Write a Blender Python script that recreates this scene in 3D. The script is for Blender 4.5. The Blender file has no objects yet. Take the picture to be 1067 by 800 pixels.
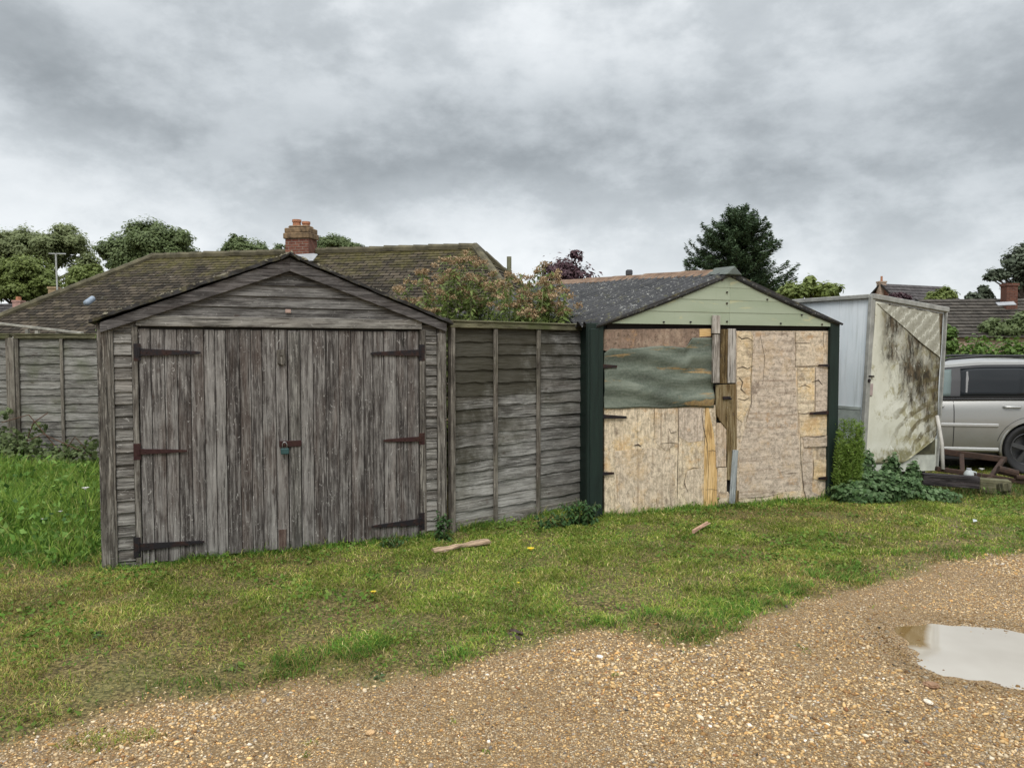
import bpy, bmesh, math, random
import numpy as np
from mathutils import Vector, Matrix, Euler

random.seed(7)
RNG = np.random.default_rng(11)
sc = bpy.context.scene
COL = sc.collection
R = math.radians

# ------------------------------------------------------------------ camera model
FPX, CAM_H, PITCH = 800.0, 1.65, R(2.5)
CP, SP = math.cos(PITCH), math.sin(PITCH)

def ray(px, py):
    x = (px - 533.5) / FPX
    y = (400 - py) / FPX
    return Vector((x, CP + y * SP, -SP + y * CP))

CAMPOS = Vector((0, 0, CAM_H))

def gp(px, py, z=0.0):
    d = ray(px, py)
    t = (z - CAM_H) / d.z
    p = CAMPOS + d * t
    return Vector((p.x, p.y, z))

def at(px, py, Y):
    d = ray(px, py)
    return CAMPOS + d * (Y / d.y)

class Frame:
    """local frame of a thing: x along its face, y away from the camera, z up"""
    def __init__(self, loc, rz, ry=0.0):
        self.loc, self.rot = Vector(loc), Euler((0, ry, rz))
        self.M = Matrix.Translation(self.loc) @ self.rot.to_matrix().to_4x4()
        self.I = self.M.inverted()
    def __call__(self, px, py, off=0.0):
        o = self.I @ CAMPOS
        d = self.I.to_3x3() @ ray(px, py)
        t = (off - o.y) / d.y
        p = o + d * t
        return p.x, p.z

# ------------------------------------------------------------------ tagging
def tag(o, label=None, cat=None, group=None, kind=None):
    if label: o['label'] = label
    if cat: o['category'] = cat
    if group: o['group'] = group
    if kind: o['kind'] = kind
    return o

def empty(name, loc=(0, 0, 0), rz=0.0, label=None, cat=None, group=None, ry=0.0):
    o = bpy.data.objects.new(name, None)
    COL.objects.link(o)
    o.location = loc
    o.rotation_euler = (0, ry, rz)
    o.empty_display_size = 0.2
    return tag(o, label, cat, group)

# ------------------------------------------------------------------ mesh builder
class MB:
    def __init__(self):
        self.v, self.f, self.uv, self.rnd = [], [], [], []
    def face(self, idx, uvs, r=0.5):
        self.f.append(idx); self.uv.extend(uvs); self.rnd.append(r)
    def add(self, verts, faces, uvfun=None, r=None):
        """verts: Vectors; uvfun(v)->(u,v)"""
        b = len(self.v)
        r = random.random() if r is None else r
        self.v.extend([tuple(v) for v in verts])
        ou, ov = random.uniform(0, 40), random.uniform(0, 40)
        for f in faces:
            uvs = []
            for i in f:
                if uvfun: u, w = uvfun(i)
                else:
                    q = verts[i]; u, w = q[0], q[1] + q[2]
                uvs.append((u + ou, w + ov))
            self.face([b + i for i in f], uvs, r)
    def box(self, x0, x1, y0, y1, z0, z1, g='x', M=None, r=None):
        P = [Vector((x, y, z)) for x in (x0, x1) for y in (y0, y1) for z in (z0, z1)]
        F = [(0, 1, 3, 2), (4, 6, 7, 5), (0, 4, 5, 1), (2, 3, 7, 6), (0, 2, 6, 4), (1, 5, 7, 3)]
        gi = 'xyz'.index(g)
        UV = [(p[gi], p[(gi + 1) % 3] + p[(gi + 2) % 3]) for p in P]
        if M is not None: P = [M @ p for p in P]
        self.add(P, F, lambda i: UV[i], r)
    def bar(self, p0, p1, w, t, up=(0, 0, 1), r=None, w1=None):
        """box from p0 to p1; w measured along 'up', t across"""
        p0, p1 = Vector(p0), Vector(p1)
        d = p1 - p0; L = d.length
        x = d.normalized(); u = Vector(up)
        y = u.cross(x)
        if y.length < 1e-5: y = Vector((0, 1, 0)).cross(x)
        y.normalize(); z = x.cross(y)
        w1 = w if w1 is None else w1
        P = []
        UV = []
        for l, ww in ((0, w), (L, w1)):
            for a in (-t / 2, t / 2):
                for b in (-ww / 2, ww / 2):
                    P.append(p0 + x * l + y * a + z * b); UV.append((l, a + b))
        F = [(0, 1, 3, 2), (4, 6, 7, 5), (0, 4, 5, 1), (2, 3, 7, 6), (0, 2, 6, 4), (1, 5, 7, 3)]
        self.add(P, F, lambda i: UV[i], r)
    def lap(self, x0, x1, z0, z1, yb, yt, t=0.012, nseg=1, wav=0.0, r=None, twist=0.0, zt_wav=0.0):
        """weatherboard: bottom edge at yb (proud), top edge at yt, along x"""
        P, UV, F = [], [], []
        ph = random.uniform(0, 6.28); fq = random.uniform(2.0, 5.0)
        for i in range(nseg + 1):
            s = i / nseg
            x = x0 + (x1 - x0) * s
            k = wav * (math.sin(ph + fq * s * 3) * .6 + random.uniform(-.5, .5)) if wav else 0
            k2 = zt_wav * (math.sin(ph * 2 + fq * s * 2)) if zt_wav else 0
            dy = twist * math.sin(ph + s * 5)
            for (y, z) in ((yb + dy, z0 + k), (yb + t + dy, z0 + k), (yt + t, z1 + k2), (yt, z1 + k2)):
                P.append(Vector((x, y, z))); UV.append((x, z + (0.013 if y > yb + t / 2 else 0)))
        for i in range(nseg):
            a, b = i * 4, i * 4 + 4
            for j in range(4):
                F.append((a + j, b + j, b + (j + 1) % 4, a + (j + 1) % 4))
        F.append((3, 2, 1, 0)); e = nseg * 4; F.append((e, e + 1, e + 2, e + 3))
        self.add(P, F, lambda i: UV[i], r)
    def prism(self, poly, y0, y1, r=None, M=None, gx=True):
        """polygon given as (x,z) extruded from y0 to y1"""
        n = len(poly)
        P = [Vector((x, y0, z)) for x, z in poly] + [Vector((x, y1, z)) for x, z in poly]
        UV = [((x, z) if gx else (z, x)) for x, z in poly] * 2
        if M is not None: P = [M @ p for p in P]
        F = [tuple(range(n)), tuple(range(2 * n - 1, n - 1, -1))]
        for i in range(n):
            j = (i + 1) % n
            F.append((j, i, n + i, n + j))
        self.add(P, F, lambda i: UV[i], r)
    def tube(self, pts, rad, n=6, r=None, caps=True):
        pts = [Vector(p) for p in pts]
        if not hasattr(rad, '__len__'): rad = [rad] * len(pts)
        P, UV, F = [], [], []
        L = 0
        for i, p in enumerate(pts):
            a = pts[max(i - 1, 0)]; b = pts[min(i + 1, len(pts) - 1)]
            d = (b - a).normalized()
            s = d.cross(Vector((0.123, 0.31, 0.94)))
            if s.length < 1e-3: s = d.cross(Vector((1, 0, 0)))
            s.normalize(); t = d.cross(s)
            if i: L += (p - pts[i - 1]).length
            for k in range(n):
                an = 2 * math.pi * k / n
                P.append(p + (s * math.cos(an) + t * math.sin(an)) * rad[i]); UV.append((L, k / n * 6.28 * max(rad)))
        for i in range(len(pts) - 1):
            for k in range(n):
                F.append((i * n + k, i * n + (k + 1) % n, (i + 1) * n + (k + 1) % n, (i + 1) * n + k))
        if caps:
            F.append(tuple(range(n - 1, -1, -1))); e = (len(pts) - 1) * n; F.append(tuple(range(e, e + n)))
        self.add(P, F, lambda i: UV[i], r)
    def build(self, name, mat, parent=None, bevel=0.0, smooth=False, label=None):
        me = bpy.data.meshes.new(name)
        me.from_pydata(self.v, [], self.f)
        uvl = me.uv_layers.new(name='UVMap')
        uvl.data.foreach_set('uv', np.array(self.uv, np.float32).ravel())
        at_ = me.attributes.new('rnd', 'FLOAT', 'FACE')
        at_.data.foreach_set('value', np.array(self.rnd, np.float32))
        me.materials.append(mat)
        if smooth:
            me.polygons.foreach_set('use_smooth', [True] * len(me.polygons))
        me.update()
        o = bpy.data.objects.new(name, me)
        COL.objects.link(o)
        if parent: o.parent = parent
        if bevel:
            b = o.modifiers.new('bevel', 'BEVEL'); b.width = bevel; b.segments = 1; b.limit_method = 'ANGLE'
        if label: o['label'] = label
        return o

def np_mesh(name, verts, quads=None, tris=None, mat=None, parent=None, rnd=None, col=None, smooth=False, uv=None):
    me = bpy.data.meshes.new(name)
    nq = 0 if quads is None else len(quads)
    nt = 0 if tris is None else len(tris)
    me.vertices.add(len(verts))
    me.vertices.foreach_set('co', np.ascontiguousarray(verts, np.float32).ravel())
    loops = np.concatenate([a.ravel() for a in (quads, tris) if a is not None and len(a)]).astype(np.int32)
    me.loops.add(len(loops)); me.loops.foreach_set('vertex_index', loops)
    tot = np.concatenate([np.full(nq, 4), np.full(nt, 3)]).astype(np.int32)
    st = np.concatenate([[0], np.cumsum(tot)[:-1]]).astype(np.int32)
    me.polygons.add(nq + nt)
    me.polygons.foreach_set('loop_start', st)
    me.polygons.foreach_set('loop_total', tot)
    if smooth: me.polygons.foreach_set('use_smooth', np.ones(nq + nt, bool))
    if rnd is not None:
        a = me.attributes.new('rnd', 'FLOAT', 'POINT'); a.data.foreach_set('value', np.ascontiguousarray(rnd, np.float32))
    if col is not None:
        a = me.attributes.new('col', 'FLOAT_COLOR', 'POINT')
        a.data.foreach_set('color', np.ascontiguousarray(np.c_[col, np.ones(len(col))], np.float32).ravel())
    if mat: me.materials.append(mat)
    me.update(calc_edges=True)
    o = bpy.data.objects.new(name, me); COL.objects.link(o)
    if parent: o.parent = parent
    return o

# ------------------------------------------------------------------ numpy value noise
def vnoise(x, y, scale, seed=0):
    x = np.asarray(x, float) / scale + 1000.0; y = np.asarray(y, float) / scale + 1000.0
    xi = np.floor(x).astype(np.int64); yi = np.floor(y).astype(np.int64)
    fx = x - xi; fy = y - yi
    fx = fx * fx * (3 - 2 * fx); fy = fy * fy * (3 - 2 * fy)
    def h(a, b):
        n = (a * 374761393 + b * 668265263 + seed * 974634211) & 0xffffffff
        n = ((n ^ (n >> 13)) * 1274126177) & 0xffffffff
        n = n ^ (n >> 16)
        return (n & 0xffff) / 65535.0
    return (h(xi, yi) * (1 - fx) + h(xi + 1, yi) * fx) * (1 - fy) + (h(xi, yi + 1) * (1 - fx) + h(xi + 1, yi + 1) * fx) * fy

def fbm(x, y, scale, seed=0, o=3):
    s, a, t = 0, 1.0, 0
    for i in range(o):
        s = s + a * vnoise(x, y, scale / 2 ** i, seed + i * 17); t += a; a *= .5
    return s / t

# ------------------------------------------------------------------ node helpers
def nd(nt, typ, ins=None, **props):
    n = nt.nodes.new(typ)
    for k, v in props.items(): setattr(n, k, v)
    if ins:
        for k, v in ins.items():
            s = n.inputs[k]
            if isinstance(v, bpy.types.NodeSocket): nt.links.new(v, s)
            elif hasattr(v, '__len__') and len(v) == 3 and s.type == 'RGBA': s.default_value = (*v, 1)
            else: s.default_value = v
    return n

def newmat(name):
    m = bpy.data.materials.new(name); m.use_nodes = True
    nt = m.node_tree; nt.nodes.clear()
    return m, nt

def ramp(nt, fac, stops, interp='LINEAR'):
    n = nt.nodes.new('ShaderNodeValToRGB')
    nt.links.new(fac, n.inputs[0])
    e = n.color_ramp.elements
    while len(e) < len(stops): e.new(0.5)
    n.color_ramp.interpolation = interp
    for i, (p, c) in enumerate(stops):
        e[i].position = p
        if not hasattr(c, '__len__'): c = (c, c, c)
        e[i].color = (*c, 1)
    return n.outputs[0]

def mixc(nt, fac, a, b, mode='MIX'):
    n = nt.nodes.new('ShaderNodeMix'); n.data_type = 'RGBA'; n.blend_type = mode
    for i, v in ((0, fac), (6, a), (7, b)):
        s = n.inputs[i]
        if isinstance(v, bpy.types.NodeSocket): nt.links.new(v, s)
        elif i: s.default_value = (*v, 1) if hasattr(v, '__len__') else (v, v, v, 1)
        else: s.default_value = v
    return n.outputs[2]

def mth(nt, op, a, b=None, c=None, clamp=False):
    n = nt.nodes.new('ShaderNodeMath'); n.operation = op; n.use_clamp = clamp
    for i, v in enumerate((a, b, c)):
        if v is None: continue
        if isinstance(v, bpy.types.NodeSocket): nt.links.new(v, n.inputs[i])
        else: n.inputs[i].default_value = v
    return n.outputs[0]

def noise(nt, vec, scale, detail=4, rough=.55, dist=0.0, xyz=None):
    if xyz is not None:
        vec = nd(nt, 'ShaderNodeMapping', {0: vec, 'Scale': xyz}).outputs[0]
    n = nd(nt, 'ShaderNodeTexNoise', {'Vector': vec, 'Scale': scale, 'Detail': detail, 'Roughness': rough, 'Distortion': dist})
    return n.outputs[0]

def uvco(nt): return nd(nt, 'ShaderNodeUVMap', uv_map='UVMap').outputs[0]
def objco(nt): return nd(nt, 'ShaderNodeTexCoord').outputs['Object']
def geopos(nt): return nd(nt, 'ShaderNodeNewGeometry').outputs['Position']
def attr(nt, name, out=2): return nd(nt, 'ShaderNodeAttribute', attribute_name=name).outputs[out]

def finish(nt, col, rough=.8, bump=None, bstr=.3, bdist=.01, metal=0.0, spec=.35, extra=None):
    b = nd(nt, 'ShaderNodeBsdfPrincipled')
    for k, v in (('Base Color', col), ('Roughness', rough), ('Metallic', metal), ('Specular IOR Level', spec)):
        s = b.inputs[k]
        if isinstance(v, bpy.types.NodeSocket): nt.links.new(v, s)
        elif k == 'Base Color': s.default_value = (*v, 1)
        else: s.default_value = v
    if extra:
        for k, v in extra.items(): b.inputs[k].default_value = v
    if bump is not None:
        bn = nd(nt, 'ShaderNodeBump', {'Height': bump, 'Strength': bstr, 'Distance': bdist})
        nt.links.new(bn.outputs[0], b.inputs['Normal'])
    o = nd(nt, 'ShaderNodeOutputMaterial')
    nt.links.new(b.outputs[0], o.inputs[0])
    return b

# ------------------------------------------------------------------ materials
def wood(name, dark=(.045, .04, .035), mid=(.15, .14, .125), light=(.34, .325, .30), brown=(.16, .10, .065), brown_amt=.35,
         streak=1.0, fleck=.55, green=0.0, damp=0.0, ct=.75):
    m, nt = newmat(name)
    uv = uvco(nt); rnd = attr(nt, 'rnd')
    fine = noise(nt, uv, 1.0, 8, .74, .25, (3.6, 62.0, 1))
    med = noise(nt, uv, 1.0, 6, .66, .25, (1.6, 26.0, 1))
    blot = noise(nt, uv, 1.0, 5, .65, .6, (4.5, 11.0, 1))
    s = mth(nt, 'ADD', mth(nt, 'MULTIPLY', fine, .62), mth(nt, 'MULTIPLY', med, .38))
    s = mth(nt, 'ADD', s, mth(nt, 'MULTIPLY', mth(nt, 'SUBTRACT', blot, .5), .34))
    s = mth(nt, 'ADD', s, mth(nt, 'MULTIPLY', mth(nt, 'SUBTRACT', rnd, .5), .12))
    s = mth(nt, 'ADD', mth(nt, 'MULTIPLY', mth(nt, 'SUBTRACT', s, .49), ct), .49)
    c = ramp(nt, s, [(.40, dark), (.485, mid), (.56, light), (.66, tuple(min(1, x * 1.35) for x in light))])
    # thin silvered fibres and thin dark weather checks
    fb = noise(nt, uv, 1.0, 4, .7, .6, (3.2, 75.0, 1))
    c = mixc(nt, ramp(nt, fb, [(.575, 0), (.62, .7)]), c, tuple(min(1, x * 1.45) for x in light))
    fb2 = noise(nt, nd(nt, 'ShaderNodeMapping', {0: uv, 'Location': (7, 3, 0)}).outputs[0], 1.0, 4, .7, .6, (2.6, 66.0, 1))
    c = mixc(nt, ramp(nt, fb2, [(.36, .8), (.42, 0)]), c, tuple(x * .7 for x in dark))
    bfac = ramp(nt, noise(nt, uv, 1.0, 4, .6, .2, (.9, 6.0, 1)), [(.5, 0), (.68, brown_amt)])
    c = mixc(nt, bfac, c, mixc(nt, .35, brown, c, 'OVERLAY'))
    # knots
    kv = nd(nt, 'ShaderNodeMapping', {0: uv, 'Scale': (5.0, 9.5, 1)}).outputs[0]
    vor = nd(nt, 'ShaderNodeTexVoronoi', {'Vector': kv, 'Scale': 1.0, 'Randomness': 1.0})
    kn = ramp(nt, vor.outputs['Distance'], [(.05, 1), (.11, .55), (.16, 0)])
    sel = ramp(nt, nd(nt, 'ShaderNodeSeparateColor', {0: vor.outputs['Color']}).outputs[0], [(.6, 0), (.65, 1)])
    c = mixc(nt, mth(nt, 'MULTIPLY', kn, mth(nt, 'MULTIPLY', sel, .75)), c, (.05, .035, .028))
    # pale raised flecks / splintered fibres
    fl = noise(nt, uv, 1.0, 4, .65, 2.0, (17.0, 30.0, 1))
    ff = ramp(nt, fl, [(.62, 0), (.68, fleck)])
    c = mixc(nt, ff, c, (.5, .48, .45))
    # dark cracks along the grain
    cr = noise(nt, uv, 1.0, 2, .5, .3, (1.6, 60.0, 1))
    cf = ramp(nt, cr, [(.27, .85), (.33, 0)])
    c = mixc(nt, cf, c, (.02, .018, .016))
    if green:
        gf = ramp(nt, noise(nt, geopos(nt), 3.0, 5, .6), [(.5, 0), (.72, green)])
        c = mixc(nt, gf, c, (.07, .085, .03))
    if damp:
        # dark algae-stained boards high on the near end of the panel
        so = nd(nt, 'ShaderNodeSeparateXYZ', {0: objco(nt)})
        dd = mth(nt, 'ADD', mth(nt, 'SUBTRACT', mth(nt, 'MULTIPLY', so.outputs[2], .75), mth(nt, 'MULTIPLY', so.outputs[0], .55)), mth(nt, 'ADD', mth(nt, 'MULTIPLY', noise(nt, objco(nt), 4.0, 7, .7), 1.3), mth(nt, 'MULTIPLY', rnd, .55)))
        df = ramp(nt, mth(nt, 'MULTIPLY', dd, .5), [(.58, 0), (.82, damp)])
        c = mixc(nt, df, c, mixc(nt, fine, (.018, .017, .009), (.060, .052, .034)))
        c = mixc(nt, ramp(nt, so.outputs[2], [(.1, .22), (.55, 0)]), c, (.40, .38, .33))
    h = mth(nt, 'SUBTRACT', mth(nt, 'ADD', mth(nt, 'MULTIPLY', fine, .7), mth(nt, 'MULTIPLY', med, .5)), cf)
    finish(nt, c, .9, h, .75, .006, spec=.2)
    return m

def plain(name, col, rough=.6, metal=0.0, var=.25, scale=6.0, spec=.4, bump=.1, bscale=40.0):
    m, nt = newmat(name)
    p = objco(nt)
    n = noise(nt, p, scale, 5, .6)
    lo = tuple(x * (1 - var) for x in col); hi = tuple(min(1, x * (1 + var)) for x in col)
    c = ramp(nt, n, [(.3, lo), (.7, hi)])
    finish(nt, c, rough, noise(nt, p, bscale, 3), bump, .004, metal, spec)
    return m

def rusty(name, base, rust, amt=.5, rough=.7, metal=.2):
    m, nt = newmat(name)
    p = geopos(nt)
    f = ramp(nt, noise(nt, p, 14.0, 6, .65), [(.5 - amt * .3, 0), (.62, 1)])
    c = mixc(nt, f, base, ramp(nt, noise(nt, p, 45.0, 4), [(.3, tuple(x * .5 for x in rust)), (.7, rust)]))
    finish(nt, c, rough, noise(nt, p, 80.0, 4), .35, .003, metal, .3)
    return m

def leafmat(name, lo, mid, hi, trans=.3, rough=.55, spec=.25):
    m, nt = newmat(name)
    r = attr(nt, 'rnd')
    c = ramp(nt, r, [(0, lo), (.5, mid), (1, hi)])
    d = nd(nt, 'ShaderNodeBsdfPrincipled', {'Base Color': c, 'Roughness': rough, 'Specular IOR Level': spec})
    t = nd(nt, 'ShaderNodeBsdfTranslucent', {0: mixc(nt, .5, c, (.55, .7, .12), 'MULTIPLY')})
    t.inputs[0].default_value = (1, 1, 1, 1)
    nt.links.new(c, t.inputs[0])
    mx = nd(nt, 'ShaderNodeMixShader', {0: trans, 1: d.outputs[0], 2: t.outputs[0]})
    nt.links.new(mx.outputs[0], nd(nt, 'ShaderNodeOutputMaterial').inputs[0])
    return m

def colmat(name, rough=.6, spec=.2, trans=0.0, bump=0.0):
    m, nt = newmat(name)
    c = attr(nt, 'col', 0)
    d = nd(nt, 'ShaderNodeBsdfPrincipled', {'Base Color': c, 'Roughness': rough, 'Specular IOR Level': spec})
    out = d.outputs[0]
    if trans:
        t = nd(nt, 'ShaderNodeBsdfTranslucent', {0: c})
        out = nd(nt, 'ShaderNodeMixShader', {0: trans, 1: d.outputs[0], 2: t.outputs[0]}).outputs[0]
    nt.links.new(out, nd(nt, 'ShaderNodeOutputMaterial').inputs[0])
    return m

# ------------------------------------------------------------------ foliage geometry
def unit(a): return a / (np.linalg.norm(a, axis=1, keepdims=True) + 1e-9)

def leaves(P, size, aspect=.55, N=None, up=.0, rng=RNG, fold=.0, d=None):
    """rhombic leaf faces at P; returns verts, quads"""
    n = len(P)
    if N is None: N = unit(rng.normal(size=(n, 3)))
    N = unit(N + np.array([0, 0, up]))
    if d is None: d = rng.normal(size=(n, 3))
    d = unit(d - N * np.sum(d * N, 1, keepdims=True))
    s = np.cross(N, d)
    L = (np.asarray(size) * np.ones(n))[:, None] * .5
    W = L * aspect
    V = np.stack([P - d * L, P + s * W - d * L * .15 + N * L * fold, P + d * L, P - s * W - d * L * .15 + N * L * fold], 1).reshape(-1, 3)
    Q = np.arange(4 * n).reshape(n, 4)
    return V, Q

def sphere_dirs(n, rng=RNG): return unit(rng.normal(size=(n, 3)))
# ================================================================== GROUND
BX = np.array([-12, -5, -3.2, -2.09, -1.83, -1.5, -1.10, -.65, -.17, .14, .48, 1.03, 1.49, 1.78, 2.16, 2.83, 3.53, 4.1, 5.0, 6.5, 8.0, 14])
BY = np.array([1.0, 2.1, 2.65, 3.14, 3.37, 3.5, 3.74, 3.88, 3.98, 4.12, 4.36, 4.36, 4.64, 4.8, 5.14, 5.57, 5.95, 6.1, 6.6, 7.3, 8.2, 10])
PUD = np.array([(2.25, 4.56), (2.4, 4.63), (2.57, 4.66), (3.02, 4.53), (3.4, 4.35), (3.6, 4.0), (3.3, 3.68), (2.8, 3.64), (2.48, 3.68),
                (2.15, 3.80), (2.11, 3.95), (2.16, 4.19), (2.2, 4.4)])
FX = np.array([-12, -3.12, -3.08, -.58, -.56, .77, .88, 3.56, 3.60, 14])
FY = np.array([10.35, 10.35, 5.72, 6.84, 6.90, 8.0, 7.52, 8.5, 11.5, 11.5])

def edge_dist(x, y):
    """positive on the gravel side of the verge (metres)"""
    b = np.interp(x, BX, BY)
    w = (fbm(x, y, .55, 3) - .5) * .42 + (fbm(x, y, .16, 9, 2) - .5) * .16
    return (b - y) * .92 + w

def poly_sd(x, y, poly):
    x = np.asarray(x, float); y = np.asarray(y, float)
    d = np.full(x.shape, 1e9); ins = np.zeros(x.shape, bool)
    n = len(poly)
    for i in range(n):
        ax, ay = poly[i]; bx, by = poly[(i + 1) % n]
        t = np.clip(((x - ax) * (bx - ax) + (y - ay) * (by - ay)) / ((bx - ax) ** 2 + (by - ay) ** 2), 0, 1)
        d = np.minimum(d, np.hypot(x - ax - t * (bx - ax), y - ay - t * (by - ay)))
        c = ((ay > y) != (by > y)) & (x < (bx - ax) * (y - ay) / ((by - ay) if by != ay else 1e-9) + ax)
        ins ^= c
    return np.where(ins, d, -d)

def sstep(a, b, x):
    t = np.clip((x - a) / (b - a), 0, 1); return t * t * (3 - 2 * t)

def gz(x, y):
    x = np.asarray(x, float); y = np.asarray(y, float)
    near = sstep(16, 12, np.hypot(x - 1, y - 6) )
    h = (fbm(x, y, 1.3, 21) - .5) * .05 * near + (fbm(x, y, .35, 5, 2) - .5) * .018 * near
    # flatter at the foot of the buildings
    g = edge_dist(x, y)
    h = h * (.45 + .55 * sstep(.1, -.4, g)) + .012 * sstep(.05, -.25, g) * near
    sd = poly_sd(x, y, PUD) + (fbm(x, y, .16, 77, 3) - .5) * .17
    h = h * sstep(.25, -.25, sd + .1) - .035 * sstep(-.09, .25, sd)
    h = h - .10 * sstep(9.3, 10.2, y) * sstep(4.6, 5.8, x)
    return h
def gzs(x, y): return float(gz(np.array([x]), np.array([y]))[0])

def build_ground():
    def axis(lo, hi, step, flo, fhi):
        a = np.arange(lo, hi + 1e-6, step)
        k = np.array([.1, .3, .7, 1.5, 3, 6, 12, 25, 50, 100, 200, 400.])
        return np.concatenate([lo - k[::-1] * 1.0, a, hi + k])
    xs = axis(-8, 9, .05, 0, 0); ys = axis(1.6, 12, .05, 0, 0)
    X, Y = np.meshgrid(xs, ys)
    Z = gz(X.ravel(), Y.ravel())
    V = np.c_[X.ravel(), Y.ravel(), Z]
    nx, ny = len(xs), len(ys)
    i = np.arange(nx * ny).reshape(ny, nx)
    Q = np.stack([i[:-1, :-1], i[:-1, 1:], i[1:, 1:], i[1:, :-1]], -1).reshape(-1, 4)
    g = sstep(-.12, .12, edge_dist(X.ravel(), Y.ravel()) + (fbm(X.ravel(), Y.ravel(), .1, 31, 2) - .5) * .15)
    m, nt = newmat('ground_soil_and_gravel')
    p = geopos(nt); gr = attr(nt, 'rnd')
    # soil with thatch
    soil = ramp(nt, noise(nt, p, 45.0, 7, .75), [(.38, (.022, .015, .007)), (.5, (.10, .070, .028)), (.60, (.30, .235, .095))])
    gmix = ramp(nt, noise(nt, p, 2.2, 5, .65), [(.40, 0), (.6, .45)])
    soil = mixc(nt, gmix, soil, ramp(nt, noise(nt, p, 60.0, 3), [(.38, (.03, .045, .010)), (.5, (.09, .11, .028)), (.62, (.2, .2, .075))]))
    # fine gravel between the modelled stones
    v1 = nd(nt, 'ShaderNodeTexVoronoi', {'Vector': p, 'Scale': 110.0})
    sep = nd(nt, 'ShaderNodeSeparateColor', {0: v1.outputs['Color']})
    gc = ramp(nt, sep.outputs[0], [(.0, (.16, .09, .04)), (.3, (.36, .22, .095)), (.55, (.48, .31, .15)), (.8, (.54, .40, .23)), (.93, (.66, .56, .40)), (1, (.25, .2, .15))])
    gc = mixc(nt, ramp(nt, v1.outputs['Distance'], [(.3, 0), (.62, .8)]), gc, (.08, .055, .033))
    sand = ramp(nt, noise(nt, p, 160.0, 4, .7), [(.3, (.09, .058, .028)), (.7, (.33, .225, .11))])
    gc = mixc(nt, ramp(nt, noise(nt, p, 1.3, 4, .6), [(.35, .15), (.7, .6)]), gc, sand)
    c = mixc(nt, gr, soil, gc)
    h = mixc(nt, gr, noise(nt, p, 55.0, 6, .7), mth(nt, 'SUBTRACT', 1.0, v1.outputs['Distance']))
    finish(nt, c, .85, h, .6, .012, spec=.25)
    o = np_mesh('ground', V, Q, None, m, rnd=g, smooth=True)
    tag(o, kind='structure')

def build_puddle():
    m, nt = newmat('muddy_puddle_water')
    p = geopos(nt)
    # brown corner at the far left, paler water elsewhere
    n = noise(nt, p, 5.0, 3, .5)
    sx = nd(nt, 'ShaderNodeSeparateXYZ', {0: p})
    e = mth(nt, 'SUBTRACT', sx.outputs[0], mth(nt, 'MULTIPLY', sx.outputs[1], .549))
    e = mth(nt, 'MAXIMUM', e, mth(nt, 'MULTIPLY', mth(nt, 'SUBTRACT', 4.25, sx.outputs[1]), .6))
    e = mth(nt, 'ADD', e, mth(nt, 'MULTIPLY', mth(nt, 'SUBTRACT', n, .5), .07))
    f = ramp(nt, mth(nt, 'ADD', mth(nt, 'MULTIPLY', e, 22.0), .5, None, True), [(0, 0), (1, 1)])
    c = mixc(nt, f, (.17, .105, .035), ramp(nt, noise(nt, p, 1.6, 3), [(.3, (.36, .325, .27)), (.7, (.45, .415, .355))]))
    finish(nt, c, .04, noise(nt, p, 14.0, 2), .03, .003, spec=.9, extra={'IOR': 1.6})
    xs = np.linspace(1.9, 3.8, 40); ys = np.linspace(3.4, 4.85, 34)
    X, Y = np.meshgrid(xs, ys)
    i = np.arange(X.size).reshape(X.shape)
    Q = np.stack([i[:-1, :-1], i[:-1, 1:], i[1:, 1:], i[1:, :-1]], -1).reshape(-1, 4)
    ok = poly_sd(X.ravel(), Y.ravel(), PUD)[Q].max(1) > -.14
    Q = Q[ok]
    o = np_mesh('puddle', np.c_[X.ravel(), Y.ravel(), np.full(X.size, -.0125)], Q, None, m, smooth=True)
    tag(o, kind='structure')

def pick(rng, table, n):
    w = np.array([t[0] for t in table], float); w /= w.sum()
    k = rng.choice(len(table), n, p=w)
    c = np.array([t[1] for t in table])[k]
    return c

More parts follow.
